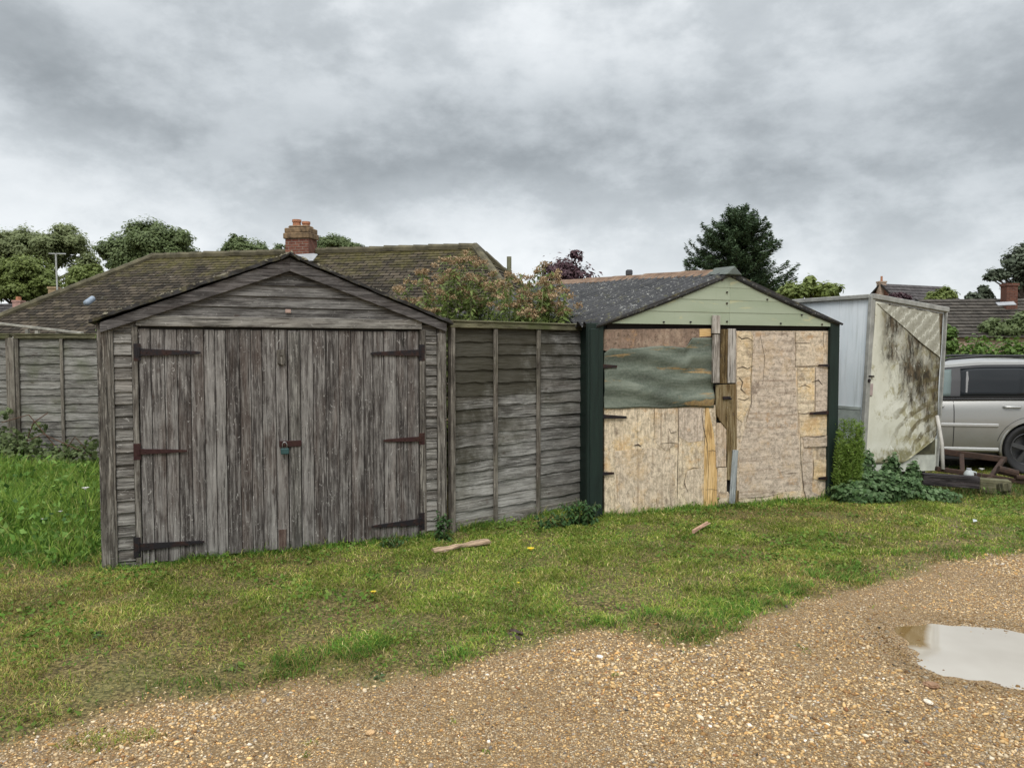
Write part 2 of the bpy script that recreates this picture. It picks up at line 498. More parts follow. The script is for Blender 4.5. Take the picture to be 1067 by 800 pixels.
def build_gravel():
    rng = np.random.default_rng(5)
    bm = bmesh.new(); bmesh.ops.create_icosphere(bm, subdivisions=1, radius=1)
    bm.verts.ensure_lookup_table()
    SV = np.array([v.co[:] for v in bm.verts]); SF = np.array([[v.index for v in f.verts] for f in bm.faces]); bm.free()
    N = 520000
    # area proportional sampling, thinning with distance
    x = rng.uniform(-5.5, 7.5, N); y = rng.uniform(1.9, 8.5, N)
    g = edge_dist(x, y)
    dens = np.clip(sstep(-.22, .18, g), 0, 1) * (.35 + .65 * sstep(.25, .6, fbm(x, y, .8, 51)))
    dens = np.maximum(dens, .018 * (fbm(x, y, .5, 8) > .5) * (g > -.9))
    view = np.abs(x) < y * .72 + .9
    keep = (rng.random(N) < dens * .72) & view & (y < 7.6) & ((poly_sd(x, y, PUD) < .06) | ((poly_sd(x, y, PUD) < .16) & (rng.random(N) < .10)))
    x, y, g = x[keep], y[keep], g[keep]
    n = len(x)
    s = np.clip(rng.lognormal(math.log(.0043), .36, n), .0022, .012)
    big = rng.random(n) < .006; s[big] *= 1.6
    s = s * (.86 + .30 * sstep(.35, .68, fbm(x, y, 1.3, 133)))
    sc3 = np.c_[s * rng.uniform(.8, 1.6, n), s * rng.uniform(.65, 1.05, n), s * rng.uniform(.4, .8, n)]
    a = rng.uniform(0, 6.28, n); tilt = rng.normal(0, .5, n)
    V = SV[None] * (1 + rng.normal(0, .24, (n, len(SV), 1)))
    V = V * sc3[:, None, :]
    # tilt around x then spin around z
    ct, st = np.cos(tilt)[:, None], np.sin(tilt)[:, None]
    vy = V[..., 1] * ct - V[..., 2] * st; vz = V[..., 1] * st + V[..., 2] * ct
    ca, sa = np.cos(a)[:, None], np.sin(a)[:, None]
    vx = V[..., 0] * ca - vy * sa; vy = V[..., 0] * sa + vy * ca
    P = np.stack([vx + x[:, None], vy + y[:, None], vz + (np.where(poly_sd(x, y, PUD) > .02, -.0155, gz(x, y)) + sc3[:, 2] * .35)[:, None]], -1).reshape(-1, 3)
    F = (SF[None] + (np.arange(n) * len(SV))[:, None, None]).reshape(-1, 3)
    table = [(30, (.52, .345, .155)), (28, (.58, .43, .245)), (12, (.46, .265, .10)), (12, (.56, .45, .30)), (3, (.64, .55, .41)),
             (1, (.72, .65, .54)), (10, (.25, .14, .06)), (4, (.27, .235, .20)), (1, (.09, .075, .06)), (1, (.36, .17, .08))]
    c = pick(rng, table, n) * rng.uniform(.55, 1.28, (n, 1)) * (.90 + .24 * sstep(.35, .65, fbm(x, y, .9, 131)))[:, None] * (1 - .52 * sstep(-.20, -.03, poly_sd(x, y, PUD)))[:, None]
    o = np_mesh('gravel', P, None, F, colmat('gravel_stone', .7, .15), col=np.repeat(c, len(SV), 0))
    tag(o, 'loose tan and orange flint gravel covering the drive', 'gravel', kind='stuff')

GRASS_COLS = [(30, (.205, .275, .042)), (22, (.145, .235, .036)), (24, (.275, .315, .06)), (8, (.075, .14, .022)), (9, (.40, .35, .11)), (7, (.58, .49, .23))]

def blades(x, y, h, w, lean, col, rng):
    n = len(x)
    a = rng.uniform(0, 6.28, n); la = rng.uniform(0, 6.28, n)
    dx, dy = np.cos(a) * w / 2, np.sin(a) * w / 2
    lx, ly = np.cos(la) * lean * h, np.sin(la) * lean * h
    z = gz(x, y) - .004
    V = np.stack([np.c_[x - dx, y - dy, z], np.c_[x + dx, y + dy, z],
                  np.c_[x - dx * .8 + lx * .3, y - dy * .8 + ly * .3, z + h * .55], np.c_[x + dx * .8 + lx * .3, y + dy * .8 + ly * .3, z + h * .55],
                  np.c_[x + lx, y + ly, z + h * (1 - .25 * lean)]], 1).reshape(-1, 3)
    b = (np.arange(n) * 5)[:, None]
    Q = b + np.array([[0, 1, 3, 2]]); T = b + np.array([[2, 3, 4]])
    return V, Q, T, np.repeat(col, 5, 0)

def build_grass():
    rng = np.random.default_rng(9)
    N = 2600000
    x = rng.uniform(-9, 10, N); y = rng.uniform(1.5, 11.4, N)
    g = edge_dist(x, y)
    front = np.interp(x, FX, FY)
    view = np.abs(x) < y * .74 + 1.0
    clump = fbm(x, y, .28, 41); patch = fbm(x, y, 1.1, 43, 3); bare = fbm(x, y, .45, 47, 4) * .97
    dens = sstep(.08, -.22, g) * (.55 + .8 * sstep(.35, .62, clump)) * (1 - .80 * sstep(.55, .66, bare) * sstep(-2.3, -.1, g)) * (1 - .55 * sstep(.60, .68, fbm(x, y, .38, 151, 2)))
    dens = np.where(g > .12, .012 * (fbm(x, y, .35, 61) > .72), dens)
    for (px, py, rx) in ((100, 774, .17), (150, 768, .10), (325, 775, .035), (318, 788, .03), (472, 754, .03), (838, 676, .03), (640, 705, .025), (505, 786, .03)):
        q = gp(px, py)
        dens = np.maximum(dens, .9 * sstep(1.15, .4, np.hypot((x - q.x) / rx, (y - q.y) / (rx * .55)) + (clump - .5)))
    dens *= np.interp(y, [2, 5, 8, 12], [1.0, .9, .62, .4])
    keep = (rng.random(N) < dens) & view & (y < front + .02) & (poly_sd(x, y, PUD) < -.05)
    x, y, g, front, clump, patch, bare = [v[keep] for v in (x, y, g, front, clump, patch, bare)]
    n = len(x)
    near_wall = sstep(.28, .0, front - y)
    left = sstep(-2.9, -3.5, x) * sstep(5.3, 6.4, y)
    h = rng.uniform(.012, .040, n) * (.5 + 1.0 * clump) + near_wall * rng.uniform(0, .075, n) * (fbm(x, y, .3, 71) > .4)
    edge_tuft = sstep(.35, .1, np.abs(g + .22)) * (clump > .5)
    h = h + edge_tuft * rng.uniform(0, .03, n)
    h = np.where(left > rng.random(n), h * 1.6 + .02, h)
    w = rng.uniform(.0032, .0062, n) * np.interp(y, [3, 6, 10], [.85, 1.1, 1.5])
    c = pick(rng, GRASS_COLS, n)
    # drier, yellower patches; lusher near the walls and on the left
    dry = sstep(.45, .68, patch) * (1 - near_wall) * (1 - left)
    strawy = rng.random(n) < dry * .5
    c[strawy] = np.array([.34, .27, .10]) * rng.uniform(.6, 1.2, (strawy.sum(), 1))
    lush = (rng.random(n) < np.clip(left + near_wall * .8 + .5 * edge_tuft, 0, 1))
    c[lush] = np.array([.10, .215, .035]) * rng.uniform(.6, 1.4, (lush.sum(), 1))
    c *= rng.uniform(.6, 1.35, (n, 1)) * (.80 + .50 * sstep(.3, .7, fbm(x, y, .30, 141, 3)))[:, None]
    V, Q, T, CC = blades(x, y, h, w, rng.uniform(.3, 1.7, n), c, rng)
    # small broad leaves of clover and plantain in the sward
    M_ = 150000
    lx = rng.uniform(-8, 9, M_); ly = rng.uniform(2, 11, M_)
    lg = edge_dist(lx, ly)
    k = (fbm(lx, ly, .33, 83) > .53) & (lg < -.08) & (ly < np.interp(lx, FX, FY) - .02) & (np.abs(lx) < ly * .74 + 1)
    lx, ly = lx[k], ly[k]
    P = np.c_[lx, ly, gz(lx, ly) + rng.uniform(.006, .035, len(lx))]
    LV, LQ = leaves(P, rng.uniform(.010, .028, len(lx)) * (1 + .5 * (fbm(lx, ly, .9, 85) > .55)), .7, up=1.3, rng=rng)
    lc = pick(rng, [(3, (.10, .19, .03)), (3, (.14, .22, .045)), (1, (.20, .26, .06))], len(lx)) * rng.uniform(.7, 1.2, (len(lx), 1))
    Q = np.concatenate([Q, LQ + len(V)])
    V = np.concatenate([V, LV]); CC = np.concatenate([CC, np.repeat(lc, 4, 0)])
    o = np_mesh('grass', V, Q, T, colmat('grass_blade', .7, .08, .28), col=CC)
    tag(o, 'short patchy green and yellowing grass on the verge', 'grass', kind='stuff')

def tall_patch(name, label, cat, n, xf, yf, hf, wid, cols, seed, leafn=0, leafsize=.06, leafcols=None):
    rng = np.random.default_rng(seed)
    x, y = xf(rng, n), yf(rng, n)
    h = hf(x, y, rng)
    ok = h > .02
    x, y, h = x[ok], y[ok], h[ok]
    c = pick(rng, cols, len(x)) * rng.uniform(.7, 1.25, (len(x), 1))
    V, Q, T, CC = blades(x, y, h, rng.uniform(.7, 1.3, len(x)) * wid, rng.uniform(.15, .8, len(x)), c, rng)
    if leafn:
        lx, ly = xf(rng, leafn), yf(rng, leafn)
        lh = hf(lx, ly, rng); k = lh > .04
        lx, ly, lh = lx[k], ly[k], lh[k]
        P = np.c_[lx, ly, gz(lx, ly) + lh * rng.uniform(.1, .9, len(lx))]
        LV, LQ = leaves(P, rng.uniform(.5, 1.3, len(lx)) * leafsize, .55, up=1.0, rng=rng)
        lc = pick(rng, leafcols, len(lx)) * rng.uniform(.7, 1.25, (len(lx), 1))
        Q = np.concatenate([Q, LQ + len(V)]); V = np.concatenate([V, LV]); CC = np.concatenate([CC, np.repeat(lc, 4, 0)])
    o = np_mesh(name, V, Q, T, MAT['blade'], col=CC)
    return tag(o, label, cat, kind='stuff')
# ================================================================== MATERIALS
MAT = {}
def make_mats():
    MAT['door_wood'] = wood('weathered_door_boards', (.042, .036, .033), (.113, .102, .094), (.215, .202, .188), (.12, .075, .055), .4, fleck=.55, ct=.9)
    MAT['clad_wood'] = wood('weathered_cladding', (.035, .032, .028), (.125, .117, .105), (.26, .248, .225), (.14, .09, .06), .2, fleck=.5, ct=.65)
    MAT['gable_wood'] = wood('weathered_gable_boards', (.026, .023, .022), (.083, .078, .073), (.17, .163, .153), (.11, .075, .055), .2, fleck=.3)
    MAT['trim_wood'] = wood('weathered_trim', (.035, .03, .026), (.12, .108, .092), (.235, .218, .19), (.13, .085, .055), .35, fleck=.3)
    MAT['barge_wood'] = wood('dark_bargeboard', (.03, .027, .026), (.080, .073, .070), (.15, .14, .135), (.10, .06, .05), .2, fleck=.12)
    MAT['fence_wood'] = wood('weathered_fence_slats', (.035, .032, .027), (.168, .162, .149), (.33, .322, .30), (.12, .085, .055), .25, fleck=.45, green=.2, damp=.88, ct=.55)
    MAT['far_fence_wood'] = wood('weathered_far_fence_slats', (.04, .036, .032), (.16, .153, .138), (.29, .282, .26), (.13, .10, .07), .2, fleck=.4, green=.45, ct=.55)
    MAT['batten_wood'] = wood('fence_batten', (.035, .03, .024), (.11, .096, .08), (.21, .19, .16), (.13, .085, .055), .3, fleck=.2, green=.2)
    MAT['mossy_wood'] = wood('mossy_cap_rail', (.03, .03, .018), (.085, .08, .045), (.17, .16, .10), (.10, .08, .04), .3, fleck=.1, green=.8)
    MAT['grey_post'] = wood('silvered_post', (.08, .07, .06), (.25, .22, .19), (.42, .39, .35), (.2, .13, .08), .25, fleck=.3)
    MAT['yellow_wood'] = wood('algae_yellow_boards', (.035, .025, .012), (.125, .083, .034), (.25, .20, .115), (.14, .08, .03), .7, fleck=.2)
    MAT['bright_ply'] = wood('bare_softwood_strip', (.25, .15, .06), (.58, .38, .16), (.70, .50, .26), (.5, .3, .1), .3, fleck=.1)
    MAT['dark_gap'] = plain('dark_recess_timber', (.02, .018, .016), .9, bump=.2)
    MAT['black_iron'] = rusty('black_iron_hinge', (.014, .012, .014), (.05, .022, .016), .15, .6, .1)
    MAT['red_iron'] = rusty('red_rusty_iron', (.034, .011, .012), (.055, .024, .018), .5, .65, .1)
    MAT['padlock'] = plain('green_painted_padlock', (.03, .075, .075), .45)
    MAT['steel'] = plain('dull_steel', (.4, .4, .4), .4, .8)
    # roofing felt / mossy edge
    m, nt = newmat('mossy_roof_felt'); p = geopos(nt)
    f = ramp(nt, noise(nt, p, 9.0, 5, .7), [(.50, 0), (.66, 1)])
    c = mixc(nt, f, (.035, .033, .032), ramp(nt, noise(nt, p, 30.0, 3), [(.3, (.05, .045, .025)), (.6, (.13, .115, .065)), (.8, (.26, .245, .19))]))
    finish(nt, c, .9, noise(nt, p, 60.0, 4), .5, .006); MAT['felt'] = m
    # green painted gable, peeling to cream
    m, nt = newmat('pale_green_paint'); uv = uvco(nt)
    g = ramp(nt, noise(nt, uv, 1.0, 4, .6, 0, (1.2, 4.0, 1)), [(.3, (.29, .335, .235)), (.7, (.355, .395, .295))])
    pe = ramp(nt, noise(nt, uv, 1.0, 6, .68, .6, (1.5, 7.0, 1)), [(.57, 0), (.62, .75)])
    c = mixc(nt, pe, g, (.45, .44, .27))
    st = ramp(nt, noise(nt, uv, 1.0, 4, .6, 0, (26.0, 1.2, 1)), [(.60, 0), (.78, .25)])
    c = mixc(nt, st, c, (.20, .235, .15))
    finish(nt, c, .6, noise(nt, uv, 1.0, 5, .6, 0, (3, 30, 1)), .2, .004, spec=.3); MAT['green_gable'] = m
    # dark green posts
    m, nt = newmat('dark_green_paint'); uv = uvco(nt)
    c = ramp(nt, noise(nt, uv, 1.0, 5, .65, .3, (2, 20, 1)), [(.3, (.005, .012, .009)), (.65, (.010, .023, .017)), (.88, (.032, .046, .036))])
    finish(nt, c, .65, noise(nt, uv, 1.0, 5, .6, 0, (2, 40, 1)), .4, .004); MAT['dark_green'] = m
    MAT['corr'] = corr_mat(); MAT['ridge_tile'] = ridge_mat()
    for k, a in dict(ply_a=((.68, .50, .28), (.57, .48, .355), .74, .85), ply_b=((.62, .465, .295), (.525, .44, .335), .78, .9), ply_c=((.65, .475, .26), (.57, .465, .325), .68, .8),
                     ply_d=((.54, .42, .295), (.475, .395, .315), .78, .95), ply_osb=((.36, .27, .20), (.20, .14, .105), .7, 1.0)).items():
        MAT[k] = ply(k, *a)
    # roofing felt patch on the left door
    m, nt = newmat('old_green_felt'); uv = uvco(nt)
    w = noise(nt, uv, 1.0, 7, .62, .5, (1.5, 7.0, 1))
    c = ramp(nt, w, [(.25, (.03, .036, .028)), (.5, (.095, .115, .088)), (.72, (.22, .245, .195)), (.9, (.36, .37, .3))])
    ru = ramp(nt, noise(nt, uv, 1.0, 8, .7, .4, (1.3, 8.5, 1)), [(.58, 0), (.62, .85)])
    c = mixc(nt, ru, c, ramp(nt, noise(nt, uv, 30.0, 3), [(.3, (.20, .115, .04)), (.7, (.42, .27, .10))]))
    c = mixc(nt, ramp(nt, noise(nt, uv, 40.0, 4, .7), [(.4, .0), (.75, .3)]), c, (.30, .31, .26))
    finish(nt, c, .75, mth(nt, 'ADD', w, mth(nt, 'MULTIPLY', noise(nt, uv, 70.0, 3), .1)), .5, .03); MAT['old_felt'] = m

def ply(name, tan, grey, gamt, fl):
    """weathered plywood: bare tan veneer greying and flaking, cracked along the grain, with rain streaks"""
    m, nt = newmat('weathered_ply_' + name[4:]); uv = uvco(nt); rnd = attr(nt, 'rnd')
    pale = tuple(min(1, x * 1.42) for x in grey); dk = tuple(x * .42 for x in grey)
    base = ramp(nt, noise(nt, uv, 1.0, 6, .68, .3, (1.8, 11.0, 1)), [(.36, tuple(x * .74 for x in tan)), (.5, tan), (.64, tuple(min(1, x * 1.18) for x in tan))])
    # greyed veneer in irregular sheets
    reg = noise(nt, uv, 2.4, 9, .72, .1)
    gf = ramp(nt, reg, [(.60 - gamt * .26, 0), (.66 - gamt * .22, .9)])
    gv = ramp(nt, noise(nt, uv, 1.0, 9, .80, .15, (9.0, 20.0, 1)), [(.40, tuple(x * .66 for x in grey)), (.5, grey), (.58, pale)])
    c = mixc(nt, gf, base, gv)
    # flaking: crisp pale and dark chips a few centimetres across
    ch = noise(nt, uv, 1.0, 9, .82, .3, (24.0, 24.0, 1))
    c = mixc(nt, ramp(nt, ch, [(.525, 0), (.575, .85 * fl)]), c, pale)
    c = mixc(nt, ramp(nt, ch, [(.40, .85 * fl), (.455, 0)]), c, dk)
    # rain streaks down the board (board grain runs along u)
    st = noise(nt, uv, 1.0, 5, .7, .2, (.9, 24.0, 1))
    c = mixc(nt, ramp(nt, st, [(.53, 0), (.63, .5)]), c, (.22, .15, .10))
    # rusty orange and dark damp stains
    sn = noise(nt, nd(nt, 'ShaderNodeMapping', {0: uv, 'Location': (5, 9, 0)}).outputs[0], 3.2, 8, .72, .1)
    c = mixc(nt, ramp(nt, sn, [(.57, 0), (.64, .55)]), c, (.46, .27, .12))
    c = mixc(nt, ramp(nt, sn, [(.33, .75), (.41, 0)]), c, (.17, .125, .095))
    # splits along the grain and torn veneer edges
    ck = noise(nt, uv, 1.0, 3, .6, .5, (1.5, 30.0, 1))
    c = mixc(nt, ramp(nt, ck, [(.285, .9), (.315, 0)]), c, (.085, .055, .035))
    h = mth(nt, 'ADD', mth(nt, 'MULTIPLY', gf, .5), mth(nt, 'MULTIPLY', ch, .8))
    finish(nt, c, .9, h, .7, .008, spec=.2)
    return m

def corr_mat():
    m, nt = newmat('asbestos_cement_sheet'); p = geopos(nt)
    c = ramp(nt, noise(nt, p, 4.0, 5, .65), [(.3, (.022, .023, .025)), (.7, (.060, .060, .062))])
    li = ramp(nt, noise(nt, p, 26.0, 5, .8), [(.57, 0), (.64, .9)])
    c = mixc(nt, li, c, (.30, .30, .275))
    mo = ramp(nt, noise(nt, p, 11.0, 5, .7), [(.58, 0), (.68, .6)])
    c = mixc(nt, mo, c, (.10, .095, .04))
    finish(nt, c, .9, noise(nt, p, 60.0, 4), .4, .005); return m

def ridge_mat():
    m, nt = newmat('brown_ridge_capping'); p = geopos(nt)
    c = ramp(nt, noise(nt, p, 7.0, 5, .65), [(.3, (.09, .055, .035)), (.55, (.20, .125, .08)), (.8, (.29, .23, .165))])
    li = ramp(nt, noise(nt, p, 30.0, 4, .7), [(.6, 0), (.68, .5)])
    c = mixc(nt, li, c, (.33, .33, .25))
    finish(nt, c, .85, noise(nt, p, 60.0, 4), .4, .005); return m

def strap_hinge(parent, u0, z0, u1, z1, w0, w1, plate_w, plate_h, mat, y=-.012, plate_y=None, plate_u=None):
    """T hinge: plate at (u0,z0), tapering strap to (u1,z1)"""
    b = MB()
    pu = u0 if plate_u is None else plate_u
    b.bar((pu, y - .004, z0 - plate_h / 2), (pu, y - .004, z0 + plate_h / 2), plate_w, .008, up=(1, 0, 0))
    s = 1 if u1 > u0 else -1
    d = Vector((u1 - u0, 0, z1 - z0)); n = Vector((-d.z, 0, d.x)).normalized()
    pts = []
    for k, ww in ((0, w0), (.92, w1), (1.0, w1 * .6)):
        c = Vector((u0, 0, z0)) + d * k
        pts.append((c, ww / 2))
    poly = [(c.x + n.x * h, c.z + n.z * h) for c, h in pts] + [(c.x - n.x * h, c.z - n.z * h) for c, h in reversed(pts)]
    if s < 0: poly = poly[::-1]
    b.prism(poly, y - .009, y - .002)
    b.tube([(u0 + s * .012, y - .012, z0 - w0 * .55), (u0 + s * .012, y - .012, z0 + w0 * .55)], .008, 8)
    for k in (.15, .45, .8):
        c = Vector((u0, 0, z0)) + d * k
        b.tube([(c.x, y - .0125, c.z), (c.x, y - .008, c.z)], .006, 6)
    o = b.build('hinge', mat, parent, bevel=.001)
    return o

# ================================================================== LEFT GARAGE
def build_wooden_garage():
    P0, P1 = gp(107, 595), gp(465, 558)
    d = P1 - P0; W = d.length; rz = math.atan2(d.y, d.x)
    F = Frame(P0, rz)
    G = empty('wooden_garage', P0, rz, 'grey weathered timber garage with plank double doors and rusty strap hinges', 'garage')
    DEP = 5.0
    ue, ze = F(103, 336, -.05); ua, za = F(302, 268.5, -.05); ur, zr = F(466, 337, -.05)
    zel = (ze + zr) / 2
    # corner posts
    lw = .105
    for (a, b) in ((0.0, lw), (W - .085, W)):
        m = MB(); m.box(a, b, -.022, .08, -.06, 1.84, 'z')
        m.box(a + .004, b - .018, -.030, -.0225, -.05, 1.8, 'z')
        m.build('corner_post', MAT['trim_wood'], G, bevel=.003)
    # door opening
    uL, _ = F(146, 450); uR, _ = F(437, 450)
    _, zt = F(290, 343)
    uj0, _ = F(140, 450); uj1, _ = F(443.5, 450)
    for (a, b) in ((uj0 - .005, uL - .004), (uR + .004, uj1)):
        m = MB(); m.box(a, b, -.018, .06, -.05, zt + .01, 'z'); m.build('door_jamb', MAT['trim_wood'], G, bevel=.003)
    # side cladding
    for (a, b) in ((lw + .002, uj0 - .008), (uj1 + .003, W - .087)):
        m = MB(); z = -.03; pit = .0915
        while z < 1.78:
            m.lap(a, b, z, min(z + pit + .012, 1.9), -.014, .004, .012, 3, .0025, twist=.001)
            z += pit
        m.build('side_cladding', MAT['clad_wood'], G)
    # gable boards (clipped to the roof slope)
    def ztop(u): return (zel + (za - zel) * (1 - abs(u - ua) / (ua + .05)) if u < ua else zel + (za - zel) * (1 - (u - ua) / (W + .05 - ua))) - .06
    m = MB(); pit = .088; z = zt + .085
    i = 0
    while z < za - .08:
        z1 = z + pit + .01
        def lim(zz):
            t = 1 - (zz + .045 - zel) / (za - zel)
            return ua - t * (ua + .05), ua + t * (W + .05 - ua)
        a0, b0 = lim(z); a1, b1 = lim(min(z1, za - .065))
        a0, b0 = max(a0, .02), min(b0, W - .02); a1, b1 = max(a1, .02), min(b1, W - .02)
        y0 = -.022 + random.uniform(-.002, .002)
        splits = [0, 1]
        if i in (1, 3): splits = [0, random.uniform(.3, .7), 1]
        for k in range(len(splits) - 1):
            s0, s1 = splits[k], splits[k + 1]
            Pv = []
            for (aa, bb, zz, yy) in ((a0, b0, z, y0), (a1, b1, min(z1, za - .065), -.004)):
                for s in (s0, s1):
                    uu = aa + (bb - aa) * s + (.0015 if s == s0 and s else 0)
                    for t in (0, .012): Pv.append(Vector((uu, yy + t, zz)))
            # order: bl0 bl1 br0 br1 tl0 tl1 tr0 tr1
            UV = [(p.x, p.z + (.013 if j % 2 else 0)) for j, p in enumerate(Pv)]
            m.add(Pv, [(0, 2, 6, 4), (1, 5, 7, 3), (0, 1, 3, 2), (4, 6, 7, 5), (0, 4, 5, 1), (2, 3, 7, 6)], lambda q: UV[q])
        z += pit; i += 1
    m.build('gable_cladding', MAT['gable_wood'], G)
    m = MB(); m.box(uL - .015, uR + .02, -.030, -.006, zt + .012, zt + .095, 'x'); m.build('lintel_board', MAT['clad_wood'], G, bevel=.003)
    m = MB(); m.box(uL - .02, uR + .02, .012, .06, zt - .02, zt + .10, 'x'); m.box(uL, uR, .052, .058, -.03, zt - .022, 'z'); m.build('backing', MAT['dark_gap'], G)
    # small triangles of cladding between gable board and bargeboard at both ends
    for (a, b) in ((lw, uL - .018), (uR + .023, W - .087)):
        m = MB(); m.lap(a, b, 1.78, 1.87, -.012, .004, .012, 2, .002)
        m.build('side_cladding', MAT['clad_wood'], G)
    # bargeboards
    wb = .125
    for (u0, z0) in ((ue + .005, ze + .0), (ur - .004, zr)):
        m = MB()
        s = 1 if u0 < ua else -1
        poly = [(u0, z0), (ua, za), (ua, za - wb * .86), (u0, z0 - wb * .60)]
        if s < 0: poly = poly[::-1]
        m.prism(poly, -.052, -.032); m.build('bargeboard', MAT['barge_wood'], G, bevel=.003)
    # roof sheets with felt
    for (u0, z0, s) in ((ue - .065, ze - .005, 1), (ur + .05, zr - .01, -1)):
        m = MB(); n = 26
        P, UV, Fc = [], [], []
        for j in range(n + 1):
            k = j / n
            uu = u0 + (ua - u0) * k; zz = z0 + (za + .012 - z0) * k
            for (yy) in (-.075, 1.0, 3.0, DEP + .1):
                w = random.uniform(-.004, .006) if yy < 0 else 0
                P.append(Vector((uu, yy + random.uniform(-.008, .008), zz + w))); UV.append((yy, k))
            for (yy) in (DEP + .1, 3.0, 1.0, -.075):
                P.append(Vector((uu, yy, zz + .024 + (random.uniform(-.003, .012) if yy < 0 else 0)))); UV.append((yy, k))
        for j in range(n):
            for q in range(8):
                a = j * 8 + q; b = j * 8 + (q + 1) % 8
                Fc.append((a, b, b + 8, a + 8) if s > 0 else (a, a + 8, b + 8, b))
        Fc.append(tuple(range(8))); Fc.append(tuple(n * 8 + q for q in reversed(range(8))))
        m.add(P, Fc, lambda q: UV[q]); o = m.build('roof', MAT['felt'], G)
        # moss cushions and lichen along the verge
        mb = MB()
        cnt = 26 if s > 0 else 12
        for q in range(cnt):
            k = random.betavariate(1.6, 1.2) if s > 0 else random.random()
            uu = u0 + (ua - u0) * k; zz = z0 + (za + .012 - z0) * k + .026
            r_ = random.uniform(.008, .02)
            for e in range(3):
                c = Vector((uu + random.uniform(-.03, .03) * s, -.06 + random.uniform(-.01, .05), zz + random.uniform(-.002, .003)))
                c.z += (c.x - uu) * s * (za - z0) / abs(ua - u0)
                pr = [c + Vector((math.cos(a) * r_ * random.uniform(.7, 1.5), math.sin(a) * r_, -.006)) for a in np.linspace(0, 5.24, 6)] + [c + Vector((0, 0, r_ * .8))]
                mb.add(pr, [(i_, (i_ + 1) % 6, 6) for i_ in range(6)])
        tag(mb.build('moss', MAT['moss'], o, smooth=True), kind='stuff')
    # ridge cap
    m = MB(); m.prism([(ua - .075, za - .012), (ua, za + .045), (ua + .075, za - .012), (ua + .07, za - .022), (ua, za + .03), (ua - .07, za - .022)], -.09, DEP + .1)
    m.build('ridge_cap', MAT['felt'], G)
    # side and back walls
    m = MB(); z = -.03
    while z < 1.8:
        for xx, sx in ((-.0, -1), (W, 1)):
            m.box(xx + (-.012 if sx < 0 else 0), xx + (0 if sx < 0 else .012), .085, DEP, z, z + .085, 'y')
        m.box(.002, W - .002, DEP, DEP + .012, z, z + .085, 'x'); z += .09
    m.build('side_wall', MAT['clad_wood'], G)
    m = MB(); m.prism([(.02, 1.8), (W - .02, 1.8), (ua, za - .04)], DEP - .02, DEP + .01); m.build('back_gable', MAT['gable_wood'], G)
    # ---- doors
    um, _ = F(300.5, 450)
    def make_door(a, b, zt, seedo, nb):
        random.seed(seedo)
        dm = MB(); n = nb
        ws = [random.uniform(.85, 1.15) for _ in range(n)]; sw = sum(ws); u = a
        dd = MB()
        for k in range(n):
            w = (b - a) * ws[k] / sw
            y0 = -.004 + random.uniform(-.004, .004)
            zb = .012 + random.uniform(-.012, .02)
            zb += gzs(*((F.M @ Vector((u, 0, 0))).xy)) * .6
            lean = random.uniform(-.0015, .0015)
            dm.box(u + .0022, u + w - .0022, y0, y0 + .022, zb, zt - random.uniform(.004, .012), 'z')
            u += w
        # ledges on the back
        for zz in (.25, .95, 1.6): dm.box(a + .05, b - .05, .024, .048, zz, zz + .12, 'x')
        return dm.build('door', MAT['door_wood'], G, bevel=.0022)
    dl = make_door(uL, um - .002, zt, 3, 12)
    dr = make_door(um + .002, uR, zt, 5, 11)
    # nails and splinter marks
    def strap(door, ppx, ppy, ph, tipx, tipy, w0, w1, mat):
        u, z = F(ppx, ppy, -.012); t, tz = F(tipx, tipy, -.012)
        _, za_ = F(ppx, ppy - ph / 2); _, zb_ = F(ppx, ppy + ph / 2)
        strap_hinge(door, u, z, t, tz, w0, w1, .05, za_ - zb_, mat)
    strap(dl, 143, 367, 18, 209, 367.5, .058, .024, MAT['black_iron'])
    strap(dl, 143, 470.5, 17, 195, 469.5, .044, .020, MAT['red_iron'])
    strap(dl, 143, 570, 21, 213, 564, .060, .024, MAT['black_iron'])
    strap(dr, 439.5, 367.5, 17, 386, 368.5, .058, .026, MAT['black_iron'])
    strap(dr, 439.5, 457, 12, 399.5, 459, .044, .024, MAT['red_iron'])
    strap(dr, 439.5, 543, 18, 387, 548.5, .060, .024, MAT['black_iron'])
    # meeting cover strip on the right leaf, two lengths
    a, _ = F(302.5, 450); b, _ = F(312.5, 450); _, z1 = F(307, 346); _, z0 = F(307, 579)
    m = MB(); m.box(a, b, -.026, -.0075, z0 + .0, z1, 'z'); m.build('cover_strip', MAT['clad_wood'], dr, bevel=.003)
    # wooden turn button
    m = MB(); u, z = F(293, 371, -.02)
    m.prism([(u - .035, z + .05), (u + .03, z + .06), (u + .034, z - .05), (u + .018, z - .075), (u - .03, z - .06)], -.026, -.009, gx=False)
    m.tube([(u, -.034, z + .01), (u, -.024, z + .01)], .01, 8); m.build('turn_button', MAT['trim_wood'], dl, bevel=.003)
    # hasp and padlock
    u0, z0 = F(291, 462.5, -.02); u1, _ = F(314, 462.5, -.02)
    m = MB(); m.box(u0, u1, -.036, -.0275, z0 - .024, z0 + .024, 'x'); m.box(u0, u0 + .02, -.034, -.004, z0 - .024, z0 + .024, 'x')
    m.box(u0 + .03, u0 + .045, -.055, -.035, z0 - .015, z0 + .015, 'z')
    hs = m.build('hasp', MAT['red_iron'], dr, bevel=.002)
    m = MB(); uc = u0 + .037
    m.box(uc - .03, uc + .034, -.062, -.036, z0 - .082, z0 - .033, 'x'); pl = m.build('padlock', MAT['padlock'], hs, bevel=.006)
